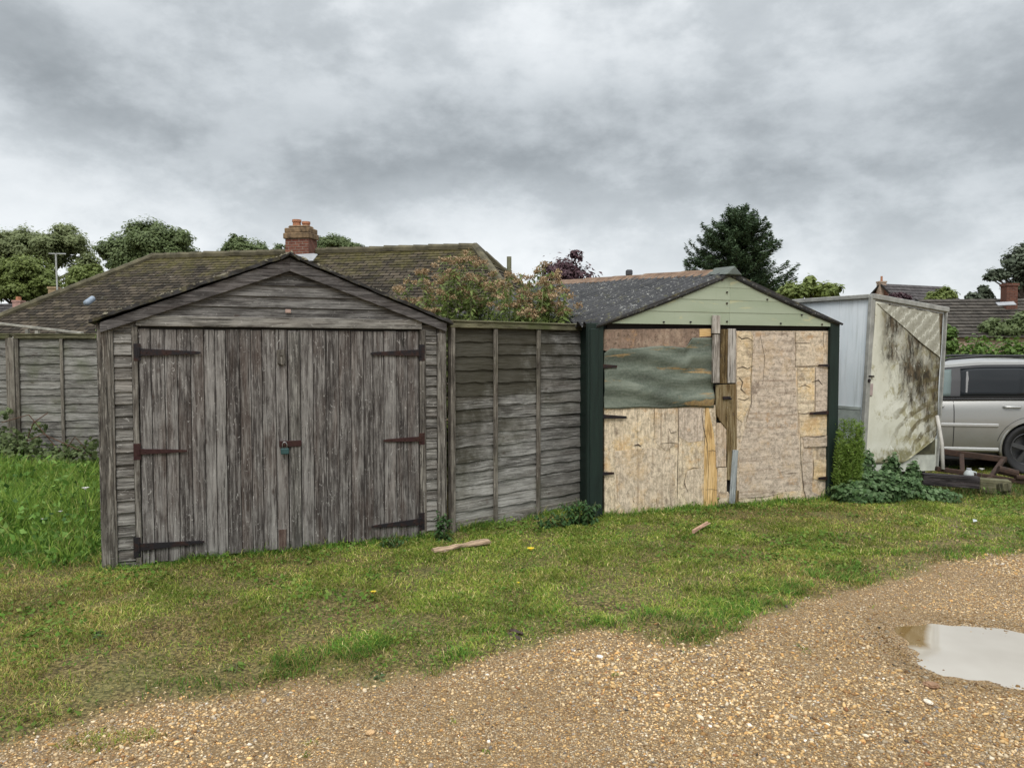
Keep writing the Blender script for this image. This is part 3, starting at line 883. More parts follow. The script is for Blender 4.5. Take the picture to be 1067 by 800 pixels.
    m = MB(); m.tube([(uc - .016, -.05, z0 - .035), (uc - .016, -.05, z0), (uc - .008, -.05, z0 + .016), (uc + .008, -.05, z0 + .016), (uc + .018, -.05, z0), (uc + .018, -.05, z0 - .035)], .004, 6)
    m.build('shackle', MAT['steel'], hs, smooth=True)
    # rotted patch and cut notch at the bottom of the doors
    u, z = F(296, 563, -.02)
    m = MB(); m.box(u - .04, u + .02, -.012, -.008, z - .09, z + .09, 'z'); m.build('repair_patch', MAT['yellow_dark'], dl, bevel=.002)
    u, z = F(301, 379, -.02)
    # small tin tag on the gable
    u, z = F(300.5, 324, -.05)
    m = MB(); m.box(u - .022, u + .022, -.036, -.028, z - .015, z + .014, 'x'); m.build('tag_plate', MAT['tin_tag'], G, bevel=.002)
    # white sliver of plastic under the lintel
    ua_, zz_ = F(148, 340.5, -.03); ub_, _ = F(420, 343.5, -.03)
    random.seed(21)
    return G, F, W

# ================================================================== FENCES
def fence_panel(name, P0, P1, H, label, battens, mat, seed, group=None, nsl=15, cap=True, end_post=(0, 1), gravel=True, topz=None, split=True, batmat=None):
    random.seed(seed)
    d = Vector(P1) - Vector(P0); L = d.length; rz = math.atan2(d.y, d.x)
    G = empty(name, P0, rz, label, 'fence', group)
    m = MB(); zb = .05; pit = (H - .07 - zb) / nsl
    xs = [0.0] + battens + [L]
    wob = [random.uniform(-.008, .008) for _ in range(nsl)]
    for i in range(nsl):
        z = zb + i * pit + wob[i]
        if split:
            segs = list(zip(xs[:-1], xs[1:]))
        else: segs = [(0, L)]
        for (a, b) in segs:
            dz = random.uniform(-.012, .012) if split else 0
            m.lap(a + .004, b - .004, z + dz, z + pit + .028 + dz, -.020 + random.uniform(-.003, .003), -.004, .007, max(4, int((b - a) / .07)), .007, twist=.003)
    m.build('slats', mat, G)
    bm_ = batmat or MAT['batten_wood']
    for x in battens:
        b = MB(); b.box(x - .021, x + .021, -.046, -.0225, .0, H - .055, 'z'); b.build('batten', bm_, G, bevel=.003)
    for e in end_post:
        x = 0.0 if e == 0 else L
        b = MB(); b.box(x - (.0 if e == 0 else .045), x + (.045 if e == 0 else 0), -.048, .012, .0, H - .05, 'z'); b.build('end_batten', bm_, G, bevel=.003)
    if gravel:
        b = MB(); b.box(0, L, -.018, .01, -.05, .10, 'x'); b.build('gravel_board', MAT['trim_wood'], G, bevel=.004)
    if cap:
        b = MB(); b.box(-.01, L + .01, -.052, .03, H - .052, H, 'x'); b.box(-.015, L + .015, -.062, .04, H + .001, H + .018, 'x')
        b.build('cap_rail', MAT['mossy_wood'], G, bevel=.004)
    return G

# ================================================================== RIGHT SHED
def build_patched_shed():
    P0, P1 = gp(627, 540), gp(868, 519)
    d = P1 - P0; W = d.length; rz = math.atan2(d.y, d.x)
    F = Frame(P0, rz)
    G = empty('patched_garage', P0, rz, 'old garage with patched plywood doors, pale green gable and dark green posts', 'garage')
    random.seed(31)
    # posts
    for (xa, xb, y) in ((612.5, 628.5, -.045), (864, 873.5, -.045)):
        a, _ = F(xa, 440, y); b, _ = F(xb, 440, y)
        m = MB(); m.box(a, b, y, .005, -.06, F(619 if xa < 700 else 868, 336.5, y)[1], 'z')
        if xa < 700: m.box(a + .02, b - .06, y - .012, y - .0005, -.05, 1.86, 'z')
        m.build('corner_post', MAT['dark_green'], G, bevel=.005)
    # gable
    yg = -.03
    pl, plz = F(631, 337, yg); pr, prz = F(873.5, 339, yg); pa, paz = F(761.5, 287, yg)
    zc = paz
    zbL = F(632, 336.5, yg)[1]; zbR = F(872, 340.5, yg)[1]; zb = (zbL + zbR) / 2
    m = MB(); n = 4
    hs = (zc - zb) / n
    pan = [pl, F(760, 320, yg)[0], pr]
    for i in range(n):
        z0 = zb + i * hs; z1 = z0 + hs + .006
        def lim(z):
            t = max(0, min(1, (z - zb) / (zc + .02 - zb)))
            return pl + (pa - pl) * t, pr + (pa - pr) * t
        for side in (0, 1):
            a0, b0 = lim(z0); a1, b1 = lim(min(z1, zc))
            if side == 0: b0 = b1 = pan[1] - .001
            else: a0 = a1 = pan[1] + .001
            if b0 < a0 or b1 < a1: continue
            y0 = yg - .008 + random.uniform(-.001, .001); y1 = yg - .004
            Pv = [Vector((a0, y0, z0)), Vector((a0, y0 + .012, z0)), Vector((b0, y0, z0)), Vector((b0, y0 + .012, z0)),
                  Vector((a1, y1, min(z1, zc))), Vector((a1, y1 + .012, min(z1, zc))), Vector((b1, y1, min(z1, zc))), Vector((b1, y1 + .012, min(z1, zc)))]
            UV = [(p.x, p.z) for p in Pv]
            m.add(Pv, [(0, 2, 6, 4), (1, 5, 7, 3), (0, 1, 3, 2), (4, 6, 7, 5), (0, 4, 5, 1), (2, 3, 7, 6)], lambda q: UV[q])
    g = m.build('gable_panel', MAT['green_gable'], G)
    for (px, py) in ((753, 292), (758, 304.5), (758, 316), (758, 335), (692, 335.5), (720, 335.5), (814, 337), (857, 338), (668, 325), (711, 309), (800, 312), (836, 328)):
        u, z = F(px, py, yg - .02); m = MB(); m.tube([(u, yg - .022, z), (u, yg - .006, z)], .009, 6); m.build('bolt', MAT['black_iron'], g)
    # recess behind the gap and inner backing
    m = MB(); m.box(pl + .05, pr - .05, .03, .05, 1.5, zb + .05, 'x'); m.box(pl + .05, pr - .05, .035, .045, -.03, 1.499, 'x'); m.build('backing', MAT['dark_gap'], G)
    # ---- doors
    def patch(name, px, mat, y0, y1, parent, gx=True, jag=0, label=None):
        poly = [F(x, y, y0) for x, y in px]
        # orient
        A = sum(poly[i][0] * poly[(i + 1) % len(poly)][1] - poly[(i + 1) % len(poly)][0] * poly[i][1] for i in range(len(poly)))
        if A > 0: poly = poly[::-1]
        m = MB(); m.prism(poly, y0, y1, gx=gx)
        o = m.build(name, mat, parent, bevel=.0015, label=label)
        return o
    L = patch('door', [(630, 424), (746, 422), (748, 536), (690, 538.5), (665, 540), (630, 544)], MAT['ply_a'], -.006, .012, G, gx=False, label='left door of bare weathered plywood under a green felt sheet')
    patch('top_strip', [(630, 343.2), (741, 342.2), (741, 351), (734, 352), (720, 353), (715, 362), (690, 362.5), (680, 364), (650, 363), (633, 366), (629, 365)], MAT['ply_osb'], -.010, .010, L, gx=False)
    patch('yellow_chip', [(729, 342.7), (741, 342.5), (741, 350), (729, 351)], MAT['bright_ply'], -.014, -.0105, L)
    # felt sheet: rippled
    na, nb_ = 60, 34
    Pv, UV, Fq = [], [], []
    for j in range(nb_ + 1):
        for i in range(na + 1):
            s, t = i / na, j / nb_
            px_ = 629.5 + (744 - 629.5) * s
            top = 362 + 1.5 * math.sin(s * 9) if s < .74 else 362 - 10 * min(1, (s - .74) / .06)
            if s < .06: top += 6 * (1 - s / .06)
            bot = 425.5 - 1.5 * s + .6 * math.sin(s * 14)
            py_ = top + (bot - top) * t
            u, z = F(px_, py_, -.016)
            wr = math.sin(t * 21 + 3.0 * math.sin(s * 4 + 1.3) + 2 * s) * .0085 * (.4 + s) + .007 * math.sin(t * 9 - s * 5)
            Pv.append(Vector((u, -.020 + wr - .004 * random.random() * .2, z))); UV.append((u, z))
    for j in range(nb_):
        for i in range(na):
            a = j * (na + 1) + i; Fq.append((a, a + na + 1, a + na + 2, a + 1))
    m = MB(); m.add(Pv, Fq, lambda q: UV[q]); o = m.build('felt_sheet', MAT['old_felt'], L, smooth=True)
    md = o.modifiers.new('thick', 'SOLIDIFY'); md.thickness = .003
    patch('bare_strip', [(735, 424.5), (738.5, 424.5), (744, 452), (747.5, 495), (748, 533), (733, 534.5), (734, 480)], MAT['bright_ply'], -.011, -.0065, L, gx=False)
    patch('peeling_ply', [(716, 490), (731, 488), (732, 534), (722, 535.5), (713, 517)], MAT['ply_b'], -.010, -.0065, L, gx=False)
    patch('peeling_ply', [(682, 425), (706, 424.5), (705, 462), (694, 470), (683, 461)], MAT['ply_b'], -.009, -.0062, L, gx=False)
    patch('peeling_ply', [(707, 424.5), (733, 424.5), (733, 459), (718, 461), (707, 455)], MAT['ply_d'], -.0085, -.0062, L, gx=False)
    patch('peeling_ply', [(641, 470), (679, 466), (703, 474), (704, 536), (672, 538.5), (655, 538), (643, 520)], MAT['ply_b'], -.0088, -.0063, L, gx=False)
    Rr = patch('door', [(767, 344.7), (865.5, 344.7), (866, 420), (867, 448), (865, 470), (863.5, 519), (838, 523), (800, 527), (768, 531)], MAT['ply_b'], -.004, .014, G, gx=False, label='right door of patched and flaking plywood')
    patch('bare_strip', [(768, 345.2), (782, 345.7), (785, 350), (784, 383), (782, 420), (774, 440), (768, 436)], MAT['ply_c'], -.009, -.0045, Rr)
    patch('peeling_ply', [(784.5, 345.7), (828, 345.7), (830, 420), (833, 470), (835, 522), (812, 524.5), (793, 518), (770, 518), (770, 470), (778, 440), (783.5, 420)], MAT['ply_d'], -.0075, -.0045, Rr)
    patch('patch_board', [(829, 345.7), (858, 345.2), (858, 381), (828.5, 381.5)], MAT['ply_b'], -.012, -.0048, Rr)
    patch('patch_board', [(831, 383), (849, 383), (848.5, 428), (838, 431), (832, 430)], MAT['ply_a'], -.011, -.0048, Rr)
    patch('patch_board', [(850, 382.5), (864.5, 382.5), (864, 428), (850, 429)], MAT['ply_d'], -.0105, -.0048, Rr)
    patch('patch_board', [(833, 432), (865, 431), (865.5, 453), (834, 455)], MAT['ply_c'], -.010, -.0048, Rr)
    patch('patch_board', [(837, 455.5), (864, 453.5), (866, 464.5), (838, 466)], MAT['ply_d'], -.017, -.0048, Rr)
    patch('patch_board', [(848, 479), (863.5, 478.5), (863, 501), (847.5, 499)], MAT['ply_c'], -.011, -.0048, Rr)
    patch('patch_board', [(837, 467), (847, 466.5), (846.5, 512), (858, 518), (840, 521.5), (836, 500)], MAT['ply_d'], -.010, -.0048, Rr)
    patch('bottom_board', [(769, 519), (793, 519.5), (812, 513), (834.5, 511), (835.5, 522.5), (800, 526.8), (769, 530.7)], MAT['ply_a'], -.0095, -.0048, Rr)
    # hinges as dark straps
    for dd, lst in ((L, ((627, 381.5, 643, 381.8, .040), (627, 433.8, 653, 434.8, .042), (627, 493.5, 640, 493, .038))), (Rr, ((866, 381, 853, 380.5, .034), (867, 429.5, 844, 431, .046), (866, 498, 853, 498.3, .045)))):
        for (x0, y0, x1, y1, w) in lst:
            a = F(x0, y0, -.03); b = F(x1, y1, -.03)
            m = MB(); m.bar((a[0], -.030, a[1]), (b[0], -.028, b[1]), w, .007, w1=w * .55); m.build('hinge', MAT['black_iron'], dd, bevel=.001)
    # splits, torn edges and knot holes in the ply
    def crack(pts, par, y, w=.008):
        w *= .72
        m = MB(); q = [F(a, b, y) for a, b in pts]; n = len(q)
        up, lo = [], []
        for i, (u, z) in enumerate(q):
            a = q[max(i - 1, 0)]; b = q[min(i + 1, n - 1)]
            dx, dz = b[0] - a[0], b[1] - a[1]; l_ = math.hypot(dx, dz) or 1
            ww = w * (.25 if i in (0, n - 1) else random.uniform(.5, 1.1)) / 2
            up.append((u - dz / l_ * ww, z + dx / l_ * ww)); lo.append((u + dz / l_ * ww, z - dx / l_ * ww))
        m.prism(up + lo[::-1], y - .0006, y + .0015); m.build('crack', MAT['crack'], par)
    for pts, w in (([(769, 350), (773, 353), (779, 352), (785, 355)], .014), ([(768, 384), (774, 382), (779, 384), (785, 381)], .012), ([(770, 393), (774, 398), (772, 405), (777, 410)], .016),
                   ([(834, 455), (834.5, 475), (836, 495), (838, 512), (841, 521)], .011), ([(783.5, 347), (784, 370), (782.5, 395), (783, 420), (777, 440)], .006), ([(833, 403), (839, 401), (845, 404)], .016),
                   ([(846, 398), (853, 396), (857, 401)], .02), ([(769, 415), (776, 417), (781, 414)], .010), ([(806, 515), (807, 524)], .010), ([(829, 346), (829.5, 365), (828.8, 382), (840, 382.5), (858, 381.5)], .007),
                   ([(858.5, 346), (858.2, 362)], .014), ([(850, 383), (849.5, 405), (849, 429)], .007), ([(833, 431.5), (848, 430.5), (858, 432)], .009), ([(838, 454), (850, 455.5), (866, 452.5)], .012), ([(838, 466), (852, 467), (867, 464)], .012),
                   ([(848, 479), (848, 490), (847, 501)], .007), ([(792, 348), (797, 372), (795, 400)], .006), ([(768, 455), (775, 454)], .01), ([(816, 513), (800, 517), (785, 518.5), (769, 519.5)], .006)):
        crack(pts, Rr, -.0185 if min(p[0] for p in pts) > 836 and min(p[1] for p in pts) > 450 else -.0135, w)
    for pts, w in (([(707, 425), (707.3, 445), (706.5, 470), (706, 500), (705.5, 536)], .007), ([(682, 425), (681.5, 440), (682, 455)], .007), ([(716, 490), (723, 487), (731, 488)], .009), ([(715, 492), (713, 503), (717, 513)], .009),
                   ([(727, 466), (728, 486)], .007), ([(697, 446), (699, 451), (705, 450)], .014), ([(661, 464), (665, 463), (668, 465)], .035), ([(688, 462), (700, 461), (707, 462)], .008), ([(731, 426), (733, 445), (737, 462), (738, 490), (737, 520)], .008),
                   ([(660, 521), (661, 524)], .02), ([(684, 519), (685, 528)], .012), ([(699, 518), (699.5, 527)], .012), ([(640, 425), (640.5, 448)], .005), ([(664, 426), (664.3, 470)], .005), ([(738, 470), (743, 469), (747, 471)], .008), ([(735, 510), (742, 509.5), (748, 511)], .006)):
        crack(pts, L, -.0125, w)
    # ---- middle battens (fixed to the left leaf, they cover the join)
    def batt(px0, px1, py0, py1, y0, y1, mat, lean=0, name='batten'):
        a = F(px0, (py0 + py1) / 2, y0)[0]; b = F(px1, (py0 + py1) / 2, y0)[0]
        zt_ = F((px0 + px1) / 2, py0, y0)[1]; zb_ = F((px0 + px1) / 2, py1, y0)[1]
        m = MB(); cx = (a + b) / 2; w = (b - a)
        m.bar((cx - lean, (y0 + y1) / 2, zb_), (cx + lean, (y0 + y1) / 2, zt_), w, y1 - y0, up=(1, 0, 0))
        return m.build(name, mat, L, bevel=.003)
    batt(743.2, 750.6, 328.5, 347.5, -.078, -.048, MAT['grey_post'], name='upright_post')
    batt(743.6, 750.2, 348.3, 399.0, -.070, -.036, MAT['grey_post'], name='upright_post')
    batt(750.8, 758.5, 343, 399.5, -.030, -.012, MAT['yellow_wood'])
    batt(758.8, 767.0, 342.5, 399, -.034, -.010, MAT['grey_post'])
    patch('meeting_board', [(746.5, 401), (767.5, 400), (768, 471), (766, 500), (758.5, 500), (757.5, 447), (751, 439), (747, 432)], MAT['yellow_wood'], -.034, -.012, L, gx=False)
    patch('gap_filler', [(746, 433), (769, 433), (769, 533), (746, 534)], MAT['dark_gap'], .013, .016, L)
    batt(746.8, 757.0, 440.5, 486.5, -.022, -.0075, MAT['ply_d'], name='packing_board')
    batt(747.5, 757.5, 487.2, 519, -.020, -.0075, MAT['ply_b'], name='packing_board')
    patch('packing_board', [(749, 521), (758.5, 512), (763, 519), (762, 533), (748.5, 534)], MAT['ply_b'], -.019, -.0075, L, gx=False)
    batt(762.0, 767.8, 469, 524.5, -.050, -.036, MAT['blue_grey_wood'], lean=.018, name='loose_lath')
    batt(764.5, 770.0, 511, 531, -.030, -.012, MAT['yellow_wood'])
    u, z = F(757.5, 414.5, -.05)
    m = MB(); m.box(u - .045, u + .045, -.052, -.0345, z - .016, z + .016, 'x'); m.tube([(u + .035, -.07, z - .01), (u + .035, -.05, z - .01)], .012, 8); m.build('latch', MAT['black_iron'], L, bevel=.003)
    # ---- corrugated roof, ridge climbing slightly to the back
    DEP = 4.9; RISE = .27
    el, elz = F(627, 337.5, -.06); er, erz = F(875.5, 337, -.06); ra, raz = F(762, 284.5, -.06)
    # eaves overhang a little
    for (u0, z0, sgn) in ((el - .06, elz - .015, 1), (er + .0, erz + .0, -1)):
        ny = int((DEP + .1) / .146 * 8); nu = 5
        ys = np.linspace(-.075, DEP, ny); tt = np.linspace(0, 1, nu)
        Yg, Tg = np.meshgrid(ys, tt)
        wave = np.sin(Yg / .146 * 2 * np.pi) * .030
        Xg = u0 + (ra - u0) * Tg - sgn * wave * .35
        lap_ = np.where((Tg > .5), .0, 0)
        Zg = z0 + (raz - z0) * Tg + wave + np.clip(Yg, 0, None) / DEP * RISE - .02 * np.sin(np.pi * Tg) + (fbm(Yg, Tg * 2, .9, 3) - .5) * .02
        i = np.arange(Xg.size).reshape(Xg.shape)
        Q = np.stack([i[:-1, :-1], i[:-1, 1:], i[1:, 1:], i[1:, :-1]], -1).reshape(-1, 4)
        if sgn < 0: Q = Q[:, ::-1]
        o = np_mesh('roof', np.c_[Xg.ravel(), Yg.ravel(), Zg.ravel()], Q, None, MAT['corr'], G, smooth=True)
        md = o.modifiers.new('thick', 'SOLIDIFY'); md.thickness = .008
    # verge strip (thin dark edge) each side
    m = MB()
    m.bar((el - .03, -.062, elz - .012), (ra, -.062, raz + .0), .018, .02); m.bar((ra, -.062, raz), (er + .03, -.062, erz - .01), .020, .02)
    m.build('verge_strip', MAT['felt'], G)
    # ridge capping in lengths
    nL = 6
    for k in range(nL):
        y0 = -.05 + k * DEP / nL; y1 = y0 + DEP / nL + .05
        if k == 0: y0 = .20
        zo = raz + .024 + (k % 2) * .003
        z0_, z1_ = zo + y0 / DEP * RISE - .004, zo + y1 / DEP * RISE + .006
        m = MB()
        prof = [(-.12, -.040), (-.075, -.012), (-.035, .022), (0, .03), (.035, .022), (.075, -.012), (.12, -.040)]
        Pv, UV, Fq = [], [], []
        for (yy, zz) in ((y0, z0_), (y1, z1_)):
            for off in (0, -.014):
                for (a, b) in prof: Pv.append(Vector((ra + a, yy, zz + b + off))); UV.append((yy, a))
        n7 = 7
        for q in range(n7 - 1):
            Fq.append((q, q + 1, 14 + q + 1, 14 + q)); Fq.append((7 + q + 1, 7 + q, 21 + q, 21 + q + 1))
            Fq.append((q + 1, q, 7 + q, 7 + q + 1)); Fq.append((14 + q, 14 + q + 1, 21 + q + 1, 21 + q))
        Fq += [(0, 14, 21, 7), (6, 13, 27, 20)]
        m.add(Pv, Fq, lambda q: UV[q]); m.build('ridge_tile', MAT['ridge_tile'], G, smooth=False)
    # bluish end finial of the ridge
    m = MB()
    a0 = ra - .10; b0 = ra + .115
    Pv = [Vector((a0, -.10, raz - .022)), Vector((b0, -.10, raz - .025)), Vector((ra + .02, -.09, raz + .075)), Vector((a0 - .01, .23, raz + .0)), Vector((b0 + .01, .23, raz + .0)), Vector((ra + .01, .24, raz + .085))]
    m.add(Pv, [(0, 1, 2), (3, 5, 4), (0, 2, 5, 3), (1, 4, 5, 2), (0, 3, 4, 1)]); m.build('ridge_end', MAT['lead_green'], G, bevel=.01)
    # walls
    m = MB()
    m.box(.0, .02, .075, DEP - .1, -.05, elz + .02, 'y'); m.box(W - .02, W, .075, DEP - .1, -.05, erz + .0, 'y')
    m.prism([(.022, -.05), (W - .022, -.05), (W - .022, erz), (ra, raz + RISE - .08), (.022, elz)], DEP - .12, DEP - .1)
    m.build('side_wall', MAT['dark_green'], G)
    random.seed(22)
    return G, F, W
# ================================================================== BOX TRAILER
def more_mats():
    MAT['moss'] = plain('verge_moss', (.14, .125, .085), .95, var=.6, scale=20)
    MAT['yellow_dark'] = wood('dark_repair_patch', (.03, .02, .018), (.085, .055, .045), (.16, .12, .1), (.12, .05, .04), .6, fleck=.1)
    MAT['tin_tag'] = plain('pinkish_tag', (.34, .24, .2), .6)
    MAT['blue_grey_wood'] = wood('blue_grey_lath', (.10, .11, .11), (.20, .22, .22), (.33, .35, .35), (.2, .2, .18), .1, fleck=.1)
    MAT['lead_green'] = plain('verdigris_end_cap', (.10, .115, .10), .7, var=.3)
    m, nt = newmat('dirty_aluminium_skin'); p = objco(nt)
    c = ramp(nt, noise(nt, p, 1.0, 4, .6, .2, (3, 3, 1.5)), [(.3, (.60, .66, .69)), (.7, (.72, .76, .79))])
    st = ramp(nt, noise(nt, p, 1.0, 5, .65, .2, (26, 26, 1.2)), [(.50, 0), (.76, .5)])
    c = mixc(nt, st, c, (.28, .31, .285))
    sc_ = nd(nt, 'ShaderNodeSeparateXYZ', {0: p}).outputs[2]
    low = ramp(nt, mth(nt, 'ADD', sc_, mth(nt, 'MULTIPLY', noise(nt, p, 5, 4), .5)), [(.75, .75), (1.35, 0)])
    c = mixc(nt, low, c, (.30, .32, .27))
    finish(nt, c, .45, noise(nt, p, 5, 3), .1, .01, .0, .4); MAT['alu'] = m
    MAT['alu_trim'] = plain('grey_aluminium_trim', (.30, .30, .275), .5, .2, .3, 9)
    m, nt = newmat('mouldy_cream_panel'); p = objco(nt)
    sx = nd(nt, 'ShaderNodeSeparateXYZ', {0: p}); X, Z = sx.outputs[0], sx.outputs[2]
    base = ramp(nt, noise(nt, p, 2.5, 5, .6, .3), [(.3, (.50, .49, .39)), (.7, (.66, .655, .57))])
    ol = ramp(nt, mth(nt, 'ADD', noise(nt, p, 6.0, 8, .72, .5), mth(nt, 'MULTIPLY', mth(nt, 'SUBTRACT', X, .7), .10)), [(.50, 0), (.60, .75)])
    c = mixc(nt, ol, base, (.30, .27, .14))
    # mould band falling from the upper left to the right, in drips
    band = mth(nt, 'SUBTRACT', mth(nt, 'ADD', Z, mth(nt, 'MULTIPLY', X, .36)), 1.98)      # 0 on the slanted edge
    drip = noise(nt, p, 1.0, 9, .75, .4, (7, 7, 3.2))
    bb = mth(nt, 'ADD', mth(nt, 'MULTIPLY', band, .75), mth(nt, 'MULTIPLY', mth(nt, 'SUBTRACT', drip, .5), 1.5))
    bb = mth(nt, 'ADD', bb, mth(nt, 'MULTIPLY', mth(nt, 'SUBTRACT', X, .7), .42))
    bf = ramp(nt, bb, [(.0, .0), (.18, .0), (.45, .55), (.75, .92)])
    bf2 = nd(nt, 'ShaderNodeMapRange', {0: bb, 1: -.52, 2: -.24, 3: 0.0, 4: .97}).outputs[0]
    c = mixc(nt, mth(nt, 'MULTIPLY', bf2, mth(nt, 'MULTIPLY', ramp(nt, X, [(.12, .1), (.30, 1)]), ramp(nt, noise(nt, p, 1.0, 8, .72, .2, (6.0, 6.0, 2.6)), [(.40, .35), (.56, 1)]))), c, ramp(nt, noise(nt, p, 1.0, 8, .75, .2, (14, 14, 5)), [(.36, (.010, .009, .006)), (.5, (.042, .032, .020)), (.64, (.13, .095, .055))]))
    # swept arcs of dirt on the lower right
    wv = nd(nt, 'ShaderNodeTexWave', {'Vector': nd(nt, 'ShaderNodeMapping', {0: p, 'Location': (-1.75, 0, -.35), 'Scale': (1.0, 1, 1.5)}).outputs[0], 'Scale': 1.5, 'Distortion': 2.6, 'Detail': 4.0, 'Detail Scale': 2.6}, wave_type='RINGS', rings_direction='Y')
    wf = ramp(nt, mth(nt, 'ADD', wv.outputs['Fac'], mth(nt, 'MULTIPLY', mth(nt, 'SUBTRACT', noise(nt, p, 9.0, 8, .75), .5), 1.6)), [(.55, 0), (.75, .8)])
    region = ramp(nt, mth(nt, 'ADD', mth(nt, 'MULTIPLY', X, .75), mth(nt, 'MULTIPLY', mth(nt, 'ABSOLUTE', mth(nt, 'SUBTRACT', Z, .85)), -.9)), [(.10, 0), (.55, 1)])
    patchy = ramp(nt, noise(nt, p, 4.0, 5, .6), [(.42, .05), (.55, 1)])
    c = mixc(nt, mth(nt, 'MULTIPLY', mth(nt, 'MULTIPLY', wf, region), patchy), c, (.10, .08, .035))
    gr = ramp(nt, mth(nt, 'ADD', mth(nt, 'MULTIPLY', Z, -1.5), mth(nt, 'ADD', mth(nt, 'MULTIPLY', noise(nt, p, 8.0, 8, .75), 1.3), mth(nt, 'MULTIPLY', X, .25))), [(.05, 0), (.22, .75)])
    c = mixc(nt, gr, c, (.17, .155, .065))
    chip = ramp(nt, noise(nt, p, 11, 4, .7, 1.0), [(.66, 0), (.68, .85)])
    c = mixc(nt, chip, c, (.72, .72, .64))
    finish(nt, c, .9, noise(nt, p, 3.0, 3), .15, .02, spec=.15); MAT['mould'] = m
    m, nt = newmat('peeled_panel_skin'); p = objco(nt)
    wv = nd(nt, 'ShaderNodeTexWave', {'Vector': nd(nt, 'ShaderNodeMapping', {0: p, 'Rotation': (0, R(38), 0)}).outputs[0], 'Scale': 2.3, 'Distortion': 7.0, 'Detail': 6.0, 'Detail Scale': 2.5, 'Detail Roughness': .75}, bands_direction='Z')
    c = ramp(nt, wv.outputs['Fac'], [(.0, (.30, .29, .235)), (.5, (.36, .35, .285)), (.93, (.39, .38, .315)), (.99, (.60, .60, .52))])
    c = mixc(nt, ramp(nt, noise(nt, p, 28, 5, .7), [(.5, 0), (.65, .6)]), c, (.17, .16, .10))
    finish(nt, c, .6, noise(nt, p, 30, 3), .2, .004); MAT['peel'] = m
    MAT['rust'] = rusty('flaking_rust', (.026, .018, .014), (.075, .042, .028), .6, .9, .0)
    MAT['tarred'] = wood('tarred_timber', (.012, .011, .011), (.038, .033, .034), (.085, .075, .075), (.07, .04, .03), .2, fleck=.05)
    MAT['pole'] = plain('pale_plastic_pole', (.42, .40, .36), .5)
    MAT['white_plastic'] = plain('white_plastic', (.42, .45, .45), .5, var=.12)
    MAT['tyre'] = plain('tyre_rubber', (.02, .02, .021), .75, bump=.3)
    MAT['paint'] = car_paint(); MAT['glass_dark'] = car_glass('tinted_glass', (.012, .014, .016), .05)
    MAT['glass_clear'] = car_glass('clear_side_glass', (.13, .165, .16), .05)
    MAT['black_trim'] = plain('black_plastic_trim', (.018, .018, .02), .5, var=.1)
    MAT['silver_trim'] = plain('silver_trim', (.50, .50, .49), .3, .5, var=.05)
    MAT['alloy'] = plain('alloy_wheel', (.10, .10, .105), .4, .7, var=.1)
    MAT['lamp_red'] = plain('red_lens', (.25, .01, .01), .2, var=.1); MAT['lamp_white'] = plain('clear_lens', (.6, .62, .64), .15, var=.05)
    # house materials
    MAT['tile'] = tile_mat('old_clay_tiles', (.026, .021, .015), (.060, .048, .034), True)
    MAT['ridge_moss'] = plain('mossy_ridge_tiles', (.085, .075, .045), .9, var=.6, scale=3)
    MAT['slate'] = tile_mat('ribbed_concrete_tiles', (.045, .040, .034), (.10, .088, .074), False)
    MAT['brick'] = brick_mat('red_chimney_brick', (.14, .05, .035), (.24, .10, .065), (.22, .19, .16))
    MAT['brick_dark'] = brick_mat('dull_red_chimney_brick', (.10, .038, .027), (.16, .062, .04), (.15, .12, .10))
    MAT['brick_pale'] = brick_mat('buff_wall_brick', (.32, .22, .16), (.42, .31, .23), (.4, .37, .33))
    MAT['stone_cap'] = plain('lichened_mortar_cap', (.17, .115, .065), .9, var=.7, scale=7)
    MAT['pot'] = plain('terracotta_pot', (.36, .16, .085), .8, var=.3, scale=8)
    MAT['lead'] = plain('lead_flashing', (.30, .31, .325), .5, var=.15)
    MAT['vent'] = plain('grey_blue_vent', (.22, .27, .33), .4)
    MAT['white_paint'] = plain('flaking_white_paint', (.27, .26, .22), .7, var=.5)
    MAT['aerial'] = plain('aerial_metal', (.42, .43, .42), .5, .4)

def car_paint():
    m, nt = newmat('silver_car_paint'); p = objco(nt)
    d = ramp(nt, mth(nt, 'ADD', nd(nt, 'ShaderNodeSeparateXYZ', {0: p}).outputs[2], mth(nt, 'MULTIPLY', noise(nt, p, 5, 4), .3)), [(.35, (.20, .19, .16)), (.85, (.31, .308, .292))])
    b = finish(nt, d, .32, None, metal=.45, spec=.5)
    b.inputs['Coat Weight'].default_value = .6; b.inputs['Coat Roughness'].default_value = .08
    return m

def car_glass(name, c, r):
    m, nt = newmat(name)
    finish(nt, c, r, None, spec=.22); return m

